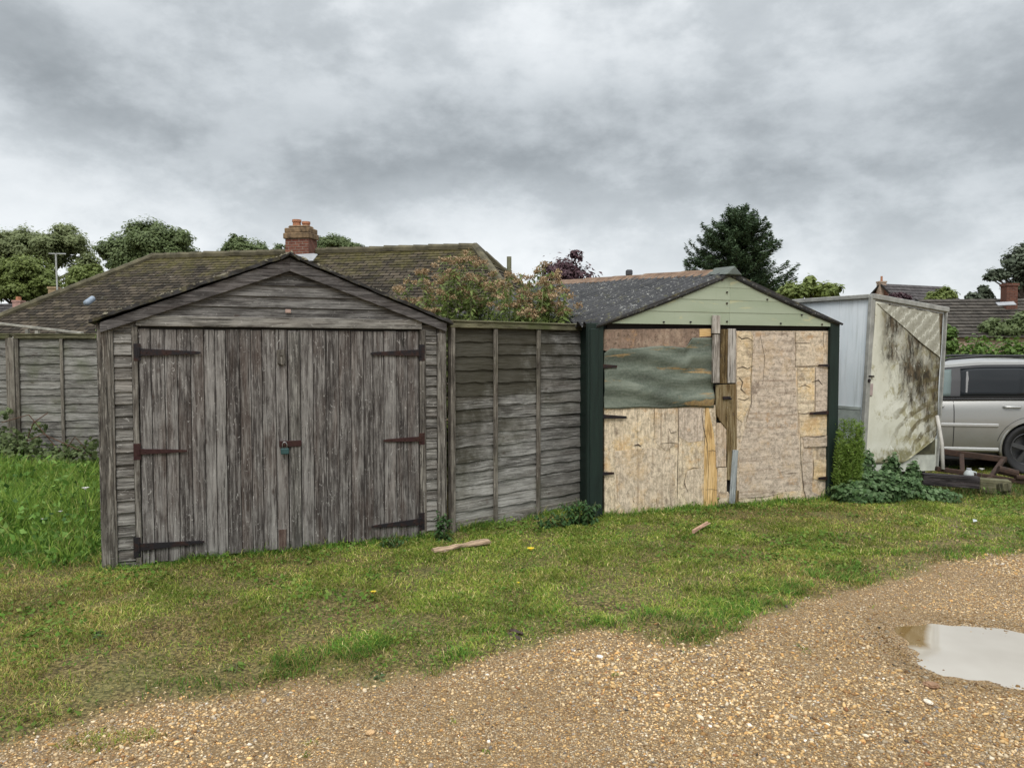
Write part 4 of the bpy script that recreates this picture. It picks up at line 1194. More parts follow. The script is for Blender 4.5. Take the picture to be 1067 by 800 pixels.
def tile_mat(name, lo, hi, moss):
    m, nt = newmat(name); uv = uvco(nt); p = geopos(nt); r = attr(nt, 'rnd')
    br = nd(nt, 'ShaderNodeTexBrick', {'Vector': uv, 'Color1': (.25, .25, .25), 'Color2': (1, 1, 1), 'Mortar': (0, 0, 0), 'Scale': 1.0, 'Mortar Size': .02, 'Mortar Smooth': .2, 'Bias': 0.0,
                                                  'Brick Width': .30 if moss else .38, 'Row Height': 1.0}, offset=.5)
    f = nd(nt, 'ShaderNodeSeparateColor', {0: br.outputs[0]}).outputs[0]
    n = noise(nt, p, 3.0, 5, .65)
    c = ramp(nt, mth(nt, 'ADD', mth(nt, 'MULTIPLY', f, .75 if moss else .22), mth(nt, 'MULTIPLY', n, .3 if moss else .75)), [(.18, tuple(x * .3 for x in lo)), (.4, lo), (.75, hi), (.95, tuple(x * 1.7 for x in hi))])
    li = ramp(nt, noise(nt, p, 9.0, 4, .75), [(.64, 0), (.69, .7)])
    c = mixc(nt, li, c, (.33, .32, .26))
    if moss:
        mo = mth(nt, 'ADD', noise(nt, p, 2.2, 6, .75), mth(nt, 'MULTIPLY', mth(nt, 'POWER', r, 3.0), .26))
        mf = ramp(nt, mo, [(.57, 0), (.77, .75)])
        c = mixc(nt, mf, c, ramp(nt, noise(nt, p, 12, 3), [(.3, (.045, .042, .014)), (.7, (.125, .108, .033))]))
    finish(nt, c, .9, mth(nt, 'ADD', f, n), .5, .02, spec=.2)
    return m

def brick_mat(name, a, b, mo):
    m, nt = newmat(name); uv = uvco(nt)
    br = nd(nt, 'ShaderNodeTexBrick', {'Vector': uv, 'Color1': a, 'Color2': b, 'Mortar': mo, 'Scale': 1.0, 'Mortar Size': .008, 'Brick Width': .225, 'Row Height': .075}, offset=.5)
    c = mixc(nt, ramp(nt, noise(nt, uv, 9, 5, .7), [(.45, 0), (.7, .6)]), br.outputs[0], tuple(x * .45 for x in a))
    finish(nt, c, .9, br.outputs['Fac'], -.4, .01, spec=.2)
    return m

def build_trailer():
    D0 = 8.95
    C0 = at(899, 365, D0); C = Vector((C0.x, C0.y, 0))
    Rr = at(983, 365, 9.72)
    d = Rr - C0; L = d.length; rz = math.atan2(d.y, d.x)
    T = empty('box_trailer', (C.x, C.y, 0), rz, 'derelict white box trailer with mouldy cream side panel standing behind the shed', 'trailer', ry=R(3.4))
    F = Frame((C.x, C.y, 0), rz, R(3.4))
    zt = F(906.5, 308.5, -.01)[1]; zb = .22; Wd = 1.55
    ztr = F(983, 322.5, -.01)[1]
    ur = F(981, 400, -.01)[0]
    L = ur
    # carcass (top edge sags towards the far end)
    m = MB()
    def hexa(x0, x1, y0, y1, zb0, zb1, zt0, zt1, mb):
        P = [Vector(q) for q in ((x0, y0, zb0), (x1, y0, zb1), (x1, y0, zt1), (x0, y0, zt0), (x0, y1, zb0), (x1, y1, zb1), (x1, y1, zt1), (x0, y1, zt0))]
        mb.add(P, [(0, 1, 2, 3), (5, 4, 7, 6), (4, 0, 3, 7), (1, 5, 6, 2), (3, 2, 6, 7), (4, 5, 1, 0)])
    hexa(.0, L, .0, Wd, zb, zb, zt, ztr, m); m.build('carcass', MAT['alu'], T)
    # big cream panel, wavy sheet with curled lower corner
    nx, nz = 40, 60
    Pv, UV, Fq = [], [], []
    zlow = .32
    for j in range(nz + 1):
        for i in range(nx + 1):
            s, t = i / nx, j / nz
            x = .045 + (L - .07 - .045) * s
            top = zt + (ztr - zt) * s - .055
            z = zlow + (top - zlow) * t
            y = -.026 + .006 * math.sin(s * 5 + t * 4) + .004 * math.sin(t * 13 + s * 7)
            # lower right corner lifts off and folds up-left
            e = (s - .52) * 1.0 - t * 2.6
            if e > 0:
                k = min(e, .5)
                y -= .15 * k ** 1.3; z += k * .62; x -= k * .30
            Pv.append(Vector((x, y, z))); UV.append((x, z))
    for j in range(nz):
        for i in range(nx):
            a = j * (nx + 1) + i; Fq.append((a, a + 1, a + nx + 2, a + nx + 1))
    m = MB(); m.add(Pv, Fq, lambda q: UV[q]); o = m.build('side_panel', MAT['mould'], T, smooth=True, label='mouldy cream panel with a curled lower corner')
    md = o.modifiers.new('thick', 'SOLIDIFY'); md.thickness = .006
    # inner lower board behind the curl
    m = MB(); m.box(.03, L - .02, -.010, -.003, zb, .62, 'x'); m.build('lower_board', MAT['white_dirty'], T)
    fold_tri = [F(x, y, -.013) for x, y in ((931, 474), (972, 447), (974.5, 450), (974, 473))]  # dark triangle: shadow of the fold and its dirty inside, put in as colour
    m = MB(); m.prism(fold_tri, -.0165, -.0105); m.build('fold_shadow_and_dirt', MAT['dark_olive'], T)
    # peeled triangle at the top
    def fz(px, py): u, z = F(px, py, -.035); return (u, z)
    tri = [fz(914, 316), fz(930, 319), fz(955, 323), fz(978.5, 327), fz(979.5, 372), fz(960, 357), fz(940, 339), fz(920, 322)]
    m = MB(); m.prism(tri[::-1], -.036, -.030); m.build('peeled_skin', MAT['peel'], T)
    # trims
    m = MB(); m.bar((-.004, -.012, zb - .1), (-.004, -.012, zt + .01), .07, .05, up=(1, 0, 0)); m.build('corner_trim', MAT['alu_trim'], T, bevel=.006)
    m = MB(); m.bar((L - .01, -.016, zb + .02), (L - .01, -.016, ztr - .01), .022, .05, up=(1, 0, 0)); m.build('corner_trim', MAT['alu_trim'], T, bevel=.006)
    m = MB(); m.bar((-.02, -.02, zt), (L + .02, -.02, ztr), .06, .055); m.build('top_trim', MAT['alu_trim'], T, bevel=.006)
    m = MB(); m.bar((-.02, 0, zt), (-.02, Wd, zt), .05, .05); m.build('top_trim', MAT['alu_trim'], T, bevel=.006)
    # rear (left) face: lower divider and handle
    m = MB(); m.box(-.014, -.001, .05, Wd - .02, .95, .985, 'y'); m.box(-.010, -.001, .05, Wd, .22, .945, 'y'); m.build('lower_skin', MAT['alu_low'], T)
    u, z = F(905.5, 396.5, -.04); m = MB(); m.tube([(u, -.05, z), (u, -.015, z)], .022, 10); m.bar((u - .01, -.035, z + .05), (u + .09, -.035, z + .052), .02, .014); m.build('latch', MAT['black_iron'], T)
    u, z = F(906, 404, -.03); m = MB(); m.box(u - .03, u + .06, -.035, -.026, z - .09, z + .05, 'z'); m.build('latch_plate', MAT['pink_plate'], T, bevel=.003)
    # chassis, axle, wheels
    m = MB()
    for y in (.15, Wd - .15): m.box(.02, L - .02, y - .03, y + .03, zb - .085, zb - .001, 'x')
    m.box(.5, .56, .1, Wd - .1, zb - .14, zb - .086, 'y'); m.build('chassis', MAT['rust'], T)
    for y in (.1, Wd - .1):
        m = MB(); cx, cz, r = .6, .16, .2
        prof = [(cx + math.cos(a) * r, cz + math.sin(a) * r) for a in np.linspace(0, 6.28, 25)[:-1]]
        m.prism(prof, y - .06, y + .06); m.build('wheel', MAT['tyre'], T, bevel=.02)
    # pole leaning on the far corner
    return T, F

def build_junk():
    # old drawbar of rusty iron on the ground, beyond it the car
    a = at(977, 485, 9.45); b = at(1052, 493, 9.4)
    P = gp(985, 500); 
    T = empty('rusty_drawbar', (P.x, P.y, 0), 0, 'rusty iron trailer frame lying on the grass in front of the silver car', 'trailer frame')
    def L_(px, py, Y):
        q = at(px, py, Y); return (q.x - P.x, q.y - P.y, q.z)
    m = MB(); m.bar(L_(972, 469, 9.75), L_(1048, 479, 9.6), .075, .07); m.build('rail', MAT['rust'], T, bevel=.008)
    m = MB(); m.bar(L_(975, 488, 9.25), L_(1085, 505, 9.1), .055, .06); m.build('rail', MAT['rust'], T, bevel=.008)
    m = MB(); m.bar(L_(1046, 478, 9.6), L_(1030, 500, 9.1), .05, .05); m.bar(L_(1002, 474, 9.6), L_(1003, 497, 9.2), .05, .05); m.build('cross_member', MAT['rust'], T, bevel=.006)
    m = MB(); m.tube([L_(1040, 489, 9.2), L_(1060, 494, 9.15)], .05, 10); m.tube([L_(1058, 497, 9.12), L_(1078, 499, 9.1)], .035, 10); m.build('coupling', MAT['rust'], T)
    # tarred timber
    p0 = gp(962, 503); p1 = gp(1022, 510)
    mid = (p0 + p1) / 2
    m = MB(); a = at(961, 498.5, 8.75); b = at(1020, 502.5, 8.55)
    m.bar(a, b, .13, .12); o = m.build('timber_beam', MAT['tarred'], bevel=.006); tag(o, 'black tarred timber beam lying in front of the rusty frame', 'timber')
    m = MB(); a = at(1019, 505, 8.75); b = at(1052, 507.5, 8.65)
    m.bar(a, b, .16, .16); m.tube([at(1044, 503, 8.62), at(1046, 512, 8.6)], .07, 8); o = m.build('timber_stump', MAT['mossy_wood'], bevel=.01); tag(o, 'short dark mossy timber block at the right end of the black beam', 'timber')
    # pole leaning on the trailer corner
    m = MB(); m.tube([at(976.5, 433, 9.42), at(981.5, 462, 9.3), at(982.5, 489, 9.2)], .022, 8); o = m.build('leaning_pole', MAT['pole'], smooth=True); tag(o, 'pale pole leaning on the right corner of the box trailer', 'pole')
    # jug
    q = at(1009.5, 494, 8.78)
    J = empty('plastic_jug', (q.x, q.y, q.z - .07), 0, 'white plastic jug lying on the timber beam beside the car', 'jug')
    m = MB(); r = .05
    m.tube([(-.0, 0, .0), (0, 0, .01), (.0, 0, .085), (0, 0, .115), (.0, 0, .12)], [.04, .052, .052, .03, .028], 12); m.build('body', MAT['white_plastic'], J, smooth=True)
    m = MB(); m.tube([(.05, 0, .03), (.085, 0, .035), (.085, 0, .09), (.03, 0, .105)], .009, 6); m.build('handle', MAT['white_plastic'], J, smooth=True)
    m = MB(); m.tube([(0, 0, .121), (0, 0, .14)], .026, 10); m.build('cap', MAT['lead'], J)

# ================================================================== CAR
def build_car():
    D = 10.72
    c = at(1075, 470, D)
    rz = math.atan2(.17, -.985)           # local +x = forwards (towards the left of the photo)
    gzr = -.10
    c = c + Vector((.17, .985, 0)) * .90
    T = empty('parked_car', (c.x, c.y, gzr), rz, 'silver estate car with tinted rear windows parked behind the rusty frame', 'car')
    # local: x forward from the rear axle, y: + is the side facing the camera? forward is -X world, left side faces camera
    WB = 2.715; HW = .92
    # near side is +y in a frame whose +x points to world -X  (rotate 180: +y -> world -Y)
    st = [  # x, zbot, zbelt, half width, tuck
        (-1.02, .42, .92, .62), (-.97, .33, 1.02, .76), (-.80, .28, 1.06, .86), (-.45, .26, 1.08, .905), (0, .25, 1.08, .92), (.45, .25, 1.075, .92), (1.0, .25, 1.06, .915),
        (1.6, .25, 1.045, .91), (2.05, .25, 1.03, .91), (2.35, .25, 1.0, .91), (2.72, .25, .96, .91), (3.1, .26, .88, .88), (3.4, .28, .78, .82), (3.58, .32, .68, .70), (3.66, .40, .58, .56)]
    def section(zb, zt, hw):
        h = zt - zb
        return [(0, zb), (hw * .80, zb), (hw * .955, zb + .06), (hw * .975, zb + h * .16), (hw * .985, zb + h * .30), (hw * 1.0, zb + h * .55), (hw * .99, zb + h * .78), (hw * .965, zb + h * .93), (hw * .92, zt), (0, zt + .03)]
    def loft(stations, secf, name, mat):
        P, UV, Fq = [], [], []
        n = None
        for s in stations:
            sec = secf(*s[1:]); full = sec + [(-y, z) for y, z in reversed(sec[1:-1])]
            n = len(full)
            for (y, z) in full: P.append(Vector((s[0], y, z))); UV.append((s[0], z))
        for i in range(len(stations) - 1):
            for k in range(n):
                a = i * n + k; b = i * n + (k + 1) % n
                Fq.append((a, b, b + n, a + n))
        Fq.append(tuple(range(n))[::-1]); e = (len(stations) - 1) * n; Fq.append(tuple(range(e, e + n)))
        m = MB(); m.add(P, Fq, lambda q: UV[q]); return m.build(name, mat, T, smooth=True)
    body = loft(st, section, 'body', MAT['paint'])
    # wheel arches cut out
    for xa in (0, WB):
        bm = bmesh.new(); bmesh.ops.create_cone(bm, cap_ends=True, segments=40, radius1=.395, radius2=.395, depth=2.4)
        me = bpy.data.meshes.new('cut'); bm.to_mesh(me); bm.free()
        co = bpy.data.objects.new('cut', me); COL.objects.link(co)
        co.parent = T; co.rotation_euler = (math.pi / 2, 0, 0); co.location = (xa, 0, .36)
        md = body.modifiers.new('arch', 'BOOLEAN'); md.object = co; md.operation = 'DIFFERENCE'; md.solver = 'EXACT'
        bpy.context.view_layer.update()
        dg = bpy.context.evaluated_depsgraph_get()
        me2 = bpy.data.meshes.new_from_object(body.evaluated_get(dg))
        body.modifiers.clear(); body.data = me2
        bpy.data.objects.remove(co, do_unlink=True)
    me = body.data
    # flat-shade nothing but keep sharp arches
    for p in me.polygons: p.use_smooth = True
    try: me.set_sharp_from_angle(angle=R(38))
    except Exception: pass
    # arch liners + flares
    for xa in (0, WB):
        for s in (1, -1):
            m = MB(); pts = [(xa + math.cos(a) * .405, s * (HW * .975), .36 + math.sin(a) * .405) for a in np.linspace(-.25, math.pi + .25, 20)]
            m.tube(pts, .022, 6); m.build('arch_flare', MAT['paint'], T, smooth=True)
        m = MB(); prof = [(xa + math.cos(a) * .385, .37 + math.sin(a) * .385) for a in np.linspace(0, 6.28, 25)[:-1]]
        m.prism(prof, -.60, .60); m.build('arch_liner', MAT['black_trim'], T)
    # greenhouse
    gst = [(2.12, 1.035, 1.05, .80, .74), (1.75, 1.05, 1.27, .845, .70), (1.40, 1.055, 1.47, .86, .66), (1.10, 1.06, 1.565, .865, .64), (.6, 1.065, 1.615, .87, .64), (0.0, 1.07, 1.62, .87, .63),
           (-.45, 1.07, 1.59, .86, .61), (-.70, 1.07, 1.54, .84, .58), (-.88, 1.06, 1.40, .80, .58), (-1.0, 1.03, 1.06, .74, .66)]
    def gsec(zb, zt, hb, ht):
        h = zt - zb
        return [(0, zb - .02), (hb, zb - .02), (hb * .985, zb + h * .1), (hb + (ht - hb) * .45, zb + h * .52), (ht + .02, zb + h * .86), (ht - .05, zb + h * .965), (ht - .2, zt), (0, zt + .02)]
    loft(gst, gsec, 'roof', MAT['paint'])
    def gside(x, k):
        """point on the near side of the greenhouse at station x, k 0..1 of its height"""
        xs = [g[0] for g in gst][::-1]
        zb = np.interp(x, xs, [g[1] for g in gst][::-1]); zt = np.interp(x, xs, [g[2] for g in gst][::-1])
        hb = np.interp(x, xs, [g[3] for g in gst][::-1]); ht = np.interp(x, xs, [g[4] for g in gst][::-1])
        z = zb + (zt - zb) * k
        y = np.interp(k, [0, .1, .52, .86], [hb, hb * .985, hb + (ht - hb) * .45, ht + .02])
        return y, z
    def panel(name, xk, mat, off, s, parent=T, sub=8):
        """quad strip window between bottom (x,k) and top edges"""
        (xb0, xb1, kb), (xt0, xt1, kt) = xk
        Pv, UV, Fq = [], [], []
        for j in range(sub + 1):
            t = j / sub
            for i in range(sub + 1):
                u = i / sub
                x = (xb0 + (xb1 - xb0) * u) * (1 - t) + (xt0 + (xt1 - xt0) * u) * t
                y, z = gside(x, kb + (kt - kb) * t)
                Pv.append(Vector((x, s * (y + off), z))); UV.append((x, z))
        w = sub + 1
        for j in range(sub):
            for i in range(sub): a = j * w + i; Fq.append((a, a + 1, a + w + 1, a + w))
        m = MB(); m.add(Pv, Fq, lambda q: UV[q]); o = m.build(name, mat, parent, smooth=True)
        md = o.modifiers.new('thick', 'SOLIDIFY'); md.thickness = .004; md.offset = 0
        return o
    for s in (1, -1):
        fr = panel('window_frame', ((1.93, -.74, .03), (1.22, -.52, .87)), MAT['black_trim'], .004, s, sub=16)
        panel('window', ((1.80, 1.06, .08), (1.22, .99, .81)), MAT['glass_clear'], .010, s)
        panel('window', ((.93, .10, .08), (.87, -.02, .81)), MAT['glass_dark'], .010, s)
        panel('window', ((.06, -.26, .08), (-.06, -.22, .80)), MAT['glass_dark'], .010, s)
        panel('window', ((-.32, -.66, .10), (-.27, -.50, .79)), MAT['glass_dark'], .010, s)
        m = MB(); m.tube([(1.15, s * .60, 1.565), (1.0, s * .61, 1.625), (.5, s * .61, 1.668), (0, s * .60, 1.67), (-.4, s * .585, 1.645), (-.62, s * .57, 1.585)], [.012, .02, .02, .02, .02, .012], 8)
        m.build('roof_rail', MAT['black_trim'], T, smooth=True)
        # belt strip, side moulding, sill strip, handles, seams
        m = MB()
        xs = np.linspace(1.95, -.72, 12)
        m.tube([(x, s * (gside(x, .0)[0] + .010), gside(x, 0)[1] - .004) for x in xs], .012, 6); m.build('belt_trim', MAT['black_trim'], T, smooth=True)
        m = MB(); m.bar((2.1, s * .915, .70), (.44, s * .922, .695), .045, .025); m.build('side_moulding', MAT['silver_trim'], T, bevel=.008)
        m = MB(); m.bar((2.25, s * .89, .355), (.42, s * .892, .35), .05, .04); m.build('sill_trim', MAT['silver_trim'], T, bevel=.012)
        m = MB(); m.box(.40, 2.3, s * .80 - .04, s * .80 + .04, .19, .30, 'x'); m.build('sill', MAT['black_trim'], T, bevel=.01)
        for xh in (.27, 1.27):
            m = MB(); m.tube([(xh - .11, s * .905, .955), (xh - .09, s * .935, .957), (xh + .09, s * .938, .960), (xh + .11, s * .91, .960)], .014, 6); m.build('door_handle', MAT['silver_trim'], T, smooth=True)
        m = MB()
        def ybody(z): return np.interp(z, [.25, .31, .38, .49, .70, .89, 1.0, 1.06], [.74, .875, .893, .905, .918, .909, .886, .845])
        for x0, x1 in ((1.02, .99), (2.06, 2.05)):
            zz = np.linspace(.36, 1.03, 10); m = MB(); m.tube([(x0, s * (ybody(z) + .0015), z) for z in zz], .0045, 4); m.build('door_seam', MAT['black_trim'], T)
        m = MB(); a = np.linspace(.25, 1.35, 12); pts = [(0 + math.cos(t) * .46, s * (ybody(.36 + math.sin(t) * .46) + .002), .36 + math.sin(t) * .46) for t in a]
        pts.append((.02, s * (ybody(1.0) + .001), 1.02)); m.tube(pts, .0045, 4)
        m.build('door_seam', MAT['black_trim'], T)
        m = MB(); m.prism([(1.88, 1.04), (1.66, 1.04), (1.66, 1.17), (1.80, 1.17)], s * .90, s * 1.06); m.build('mirror', MAT['paint'], T, bevel=.03)
        m = MB(); m.prism([(-.80, .80), (-.98, .82), (-.98, 1.02), (-.84, 1.05)], s * .70, s * .868); m.build('tail_light', MAT['lamp_red'], T, bevel=.02)
        m = MB(); m.prism([(3.15, .70), (3.5, .64), (3.45, .74), (3.12, .82)], s * .55, s * .86); m.build('headlight', MAT['lamp_white'], T, bevel=.02)
        for xa in (0, WB):
            wh = MB(); prof = []
            rr = .355
            ring = [(.20, .235), (.245, .245), (.30, .335), (.345, .348), (.355, .33), (.355, .17), (.345, .15), (.30, .16), (.235, .19)]
            ns = 36
            Pv, UV, Fq = [], [], []
            for k in range(ns):
                a = 2 * math.pi * k / ns
                for (r_, w_) in ring: Pv.append(Vector((xa + math.cos(a) * (r_), s * (.56 + w_), .355 + math.sin(a) * r_))); UV.append((a, w_))
            nr = len(ring)
            for k in range(ns):
                for q in range(nr):
                    a = k * nr + q; b = k * nr + (q + 1) % nr; k2 = (k + 1) % ns
                    Fq.append((a, b, k2 * nr + (q + 1) % nr, k2 * nr + q))
            wh.add(Pv, Fq, lambda q: UV[q]); w = wh.build('wheel', MAT['tyre'], T, smooth=True)
            rm = MB(); y0 = s * .80
            for k in range(5):
                a = 2 * math.pi * k / 5 + .3
                rm.bar((xa + math.cos(a) * .03, y0, .355 + math.sin(a) * .03), (xa + math.cos(a) * .22, y0 - s * .01, .355 + math.sin(a) * .22), .06, .03, up=(-math.sin(a), 0, math.cos(a)))
            pts = [(xa + math.cos(a) * .225, y0 - s * .01, .355 + math.sin(a) * .225) for a in np.linspace(0, 2 * math.pi, 33)]
            rm.tube(pts, .016, 6); rm.tube([(xa, y0 - s * .02, .355), (xa, y0 + s * .018, .355)], .045, 12)
            rm.prism([(xa + math.cos(a) * .215, .355 + math.sin(a) * .215) for a in np.linspace(0, 6.28, 25)[:-1]], s * .70, s * .72)
            rm.build('rim', MAT['alloy'], w)
    m = MB(); m.prism([(-.72, 1.50), (-.87, 1.38), (-.985, 1.09), (-.97, 1.09), (-.85, 1.40), (-.70, 1.52)], -.55, .55); m.build('rear_screen', MAT['glass_dark'], T)
    m = MB(); P = [Vector((1.98, -.72, 1.125)), Vector((1.98, .72, 1.125)), Vector((1.24, .60, 1.552)), Vector((1.24, -.60, 1.552))]; m.add(P, [(0, 1, 2, 3)]); o = m.build('windscreen', MAT['glass_clear'], T)
    md = o.modifiers.new('thick', 'SOLIDIFY'); md.thickness = .01; md.offset = 1
    return T

# ================================================================== HOUSES
def roof_face(mb, A, B, Ct, Dt, gauge, lift=.03, wob=.006, seg=.6, row0=0):
    """courses on the plane A(bottom left) B(bottom right) Ct(top right) Dt(top left)"""
    A, B, Ct, Dt = map(Vector, (A, B, Ct, Dt))
    H = ((Dt + Ct) / 2 - (A + B) / 2).length
    n = max(2, int(H / gauge))
    nrm = (B - A).cross(Dt - A if (Dt - A).length > .1 else Ct - A).normalized()
    if nrm.z < 0: nrm = -nrm
    ex = (B - A).normalized()
    for i in range(n):
        t0, t1 = i / n, (i + 1) / n + .02 / H
        l0, r0 = A + (Dt - A) * t0, B + (Ct - B) * t0
        l1, r1 = A + (Dt - A) * min(1, t1), B + (Ct - B) * min(1, t1)
        w = (r0 - l0).length
        k = max(1, int(w / seg))
        P, UV, Fq = [], [], []
        for j in range(k + 1):
            s = j / k
            b = l0 + (r0 - l0) * s; t = l1 + (r1 - l1) * s
            d = random.uniform(-wob, wob)
            P += [b + nrm * (.003), b + nrm * (lift + d), t + nrm * .004]
            ub, ut = (b - A).dot(ex), (t - A).dot(ex)
            UV += [(ub, i + .0), (ub, i + .05), (ut, i + .95)]
        for j in range(k):
            a = j * 3
            Fq += [(a, a + 3, a + 4, a + 1), (a + 1, a + 4, a + 5, a + 2)]
        b0 = len(mb.v); mb.v.extend([tuple(p) for p in P])
        for f in Fq:
            mb.face([b0 + q for q in f], [(UV[q][0], UV[q][1] + row0) for q in f], (i + .5) / n)

def build_bungalow():
    RL = at(160, 268.5, 24.3); RRt = at(495, 258.5, 22.06)
    rd = Vector((RRt.x - RL.x, RRt.y - RL.y, 0)).normalized(); fd = Vector((rd.y, -rd.x, 0))
    T = empty('bungalow', (RL.x, RL.y, 0), 0, 'bungalow with mossy brown hipped tile roof behind the timber garage', 'house')
    O = Vector((RL.x, RL.y, 0))
    RL, RRt = RL - O, RRt - O
    ez = 2.02; hs = 4.05
    def corner(p, k, f): q = p + rd * k + fd * f; return Vector((q.x, q.y, ez))
    FL, FR = corner(RL, -3.3, hs), corner(RRt, 2.6, hs)
    BL, BR = corner(RL, -3.3, -hs), corner(RRt, 2.6, -hs)
    m = MB()
    roof_face(m, FL, FR, RRt, RL, .165, lift=.022)
    roof_face(m, FR, BR, RRt, RRt + Vector((.001, .001, 0)), .20)
    roof_face(m, BR, BL, RL, RRt, .20)
    roof_face(m, BL, FL, RL + Vector((.001, 0, 0)), RL, .20)
    rf = m.build('roof', MAT['tile'], T)
    # hip and ridge tiles
    m = MB()
    def cap_row(a, b, step, r):
        a, b = Vector(a), Vector(b); n = int((b - a).length / step); d = (b - a) / n
        for i in range(n):
            p = a + d * i + Vector((0, 0, .02 + random.uniform(-.008, .008))); q = p + d * 1.04 + Vector((0, 0, .012))
            m.tube([p, q], [r, r * 1.08], 8)
    cap_row(FL, RL, .40, .11); cap_row(RRt, RL, .45, .12); cap_row(FR, RRt, .40, .11); cap_row(BR, RRt, .40, .11)
    m.build('ridge_tile', MAT['ridge_moss'], rf)
    # walls and eaves
    m = MB()
    W = []
    for c, k1, k2 in ((FL, 1, -1), (FR, -1, -1), (BR, -1, 1), (BL, 1, 1)): W.append(c + rd * .4 * k1 + fd * .4 * k2)
    for i in range(4):
        a, b = W[i], W[(i + 1) % 4]
        m.bar((a.x, a.y, ez / 2), (b.x, b.y, ez / 2), ez, .2)
    m.build('wall', MAT['brick_pale'], T)
    m = MB()
    for a, b in ((FL, FR), (FR, BR), (BR, BL), (BL, FL)): m.bar((a.x, a.y, ez - .08), (b.x, b.y, ez - .08), .16, .04)
    m.build('fascia', MAT['white_paint'], T)
    # chimney on the front slope by the ridge
    cp = at(314, 262, 22.95) - O
    ch = MB(); cw, cd = .37, .27
    rz = Matrix.Translation((cp.x, cp.y, 0)) @ Matrix.Rotation(math.atan2(rd.y, rd.x), 4, 'Z')
    zt = at(314, 236.5, 22.95).z; zs = at(314, 250, 22.95).z
    ch.box(-cw, cw, -cd, cd, 3.9, zs, 'x', rz)
    c_ = ch.build('chimney', MAT['brick'], T)
    m = MB(); m.box(-cw - .05, cw + .05, -cd - .05, cd + .05, zs + .002, zs + (zt - zs) * .45, 'x', rz); m.box(-cw - .02, cw + .02, -cd - .02, cd + .02, zs + (zt - zs) * .45 + .001, zt - .06, 'x', rz); m.build('corbel', MAT['stone_cap'], c_, bevel=.02)
    m = MB(); m.box(-cw + .05, cw - .05, -cd + .05, cd - .05, zt - .06, zt + .02, 'x', rz); m.build('mortar_cap', MAT['stone_cap'], c_, bevel=.04)
    for px, ht, r in ((309.3, 231.2 - 2, .125), (319.0, 231.2, .115)):
        q = at(px, 236, 22.95) - O; hz = at(px, ht, 22.95).z
        m = MB(); m.tube([(q.x, q.y, zt - .0), (q.x, q.y, hz - .07), (q.x, q.y, hz - .07), (q.x, q.y, hz)], [r, r * .92, r * 1.1, r * 1.08], 14); m.tube([(q.x, q.y, hz - .01), (q.x, q.y, hz + .002)], [r * .8, r * .8], 14)
        m.build('chimney_pot', MAT['pot'], c_, smooth=False)
    m = MB(); 
    def P3(px, py, Y): return at(px, py, Y) - O
    m.add([P3(293, 270.5, 22.35), P3(303, 272.5, 22.25), P3(326, 271.5, 22.2), P3(331, 265, 22.4), P3(327, 264, 22.45), P3(300, 265.5, 22.5)], [(0, 1, 2, 3, 4, 5)]); o = m.build('flashing', MAT['lead'], c_)
    md = o.modifiers.new('thick', 'SOLIDIFY'); md.thickness = .03
    # roof vent
    m = MB()
    a = at(88.5, 318.5, 21.05) - O; b = at(98, 313.5, 21.35) - O
    m.tube([a + Vector((0, -.02, .05)), a + Vector((0.03, 0, .06)), b + Vector((-.03, 0, .06)), b + Vector((0, .02, .05))], [.04, .085, .085, .05], 10); m.build('roof_vent', MAT['vent'], rf, smooth=True)
    # soil pipe at the right hip
    q = at(530.5, 276, 21.5) - O; m = MB(); m.tube([(q.x, q.y, q.z - .8), (q.x, q.y, at(530, 267.5, 21.5).z)], .07, 8); m.build('vent_pipe', MAT['pipe_green'], rf)
    # gutter frame seen over the left fence
    return T

def gable_house(name, label, ridge0, ridge1, eave_drop, half, mat_roof, mat_wall, gauge=.3, chim=None, overhang=.3):
    """simple house from its ridge line; ridge points in world"""
    r0, r1 = Vector(ridge0), Vector(ridge1)
    O = Vector((r0.x, r0.y, 0)); T = empty(name, O, 0, label, 'house')
    r0, r1 = r0 - O, r1 - O
    rd = (r1 - r0); rd.z = 0; rd.normalize(); fd = Vector((rd.y, -rd.x, 0))
    if fd.y > 0: fd = -fd
    dz = Vector((0, 0, -eave_drop))
    m = MB()
    roof_face(m, r0 + fd * half + dz, r1 + fd * half + dz, r1, r0, gauge, lift=.05, seg=1.2)
    roof_face(m, r1 - fd * half + dz, r0 - fd * half + dz, r0, r1, gauge, lift=.05, seg=2)
    rf = m.build('roof', mat_roof, T)
    m = MB()
    h2 = half - overhang; zt = r0.z - eave_drop * h2 / half - .05
    a, b = r0 + rd * .25, r1 - rd * .25
    for s in (1, -1):
        p, q = a + fd * h2 * s, b + fd * h2 * s
        m.bar((p.x, p.y, zt / 2), (q.x, q.y, zt / 2), zt, .25)
    for p in (a, b):
        P = [Vector((*(p + fd * h2).xy, 0)), Vector((*(p - fd * h2).xy, 0)), Vector((*(p - fd * h2).xy, zt)), Vector((p.x, p.y, r0.z - .05)), Vector((*(p + fd * h2).xy, zt))]
        off = rd * .2 * (1 if p is a else -1)
        P2 = [v + off for v in P]
        UV = [((v - a).dot(fd), v.z) for v in P] * 2
        m.add(P + P2, [(0, 1, 2, 3, 4), (9, 8, 7, 6, 5), (0, 5, 6, 1), (1, 6, 7, 2), (2, 7, 8, 3), (3, 8, 9, 4), (4, 9, 5, 0)], lambda q: UV[q])
    m.build('wall', mat_wall, T)
    m = MB()
    for p in (r0, r1):
        for s in (1, -1):
            m = MB(); m.bar(p + Vector((0, 0, -.03)), p + fd * half * s + dz + Vector((0, 0, -.03)), .12, .05); m.build('bargeboard', MAT['dark_gap'], T)
    return T, O, rd, fd, rf

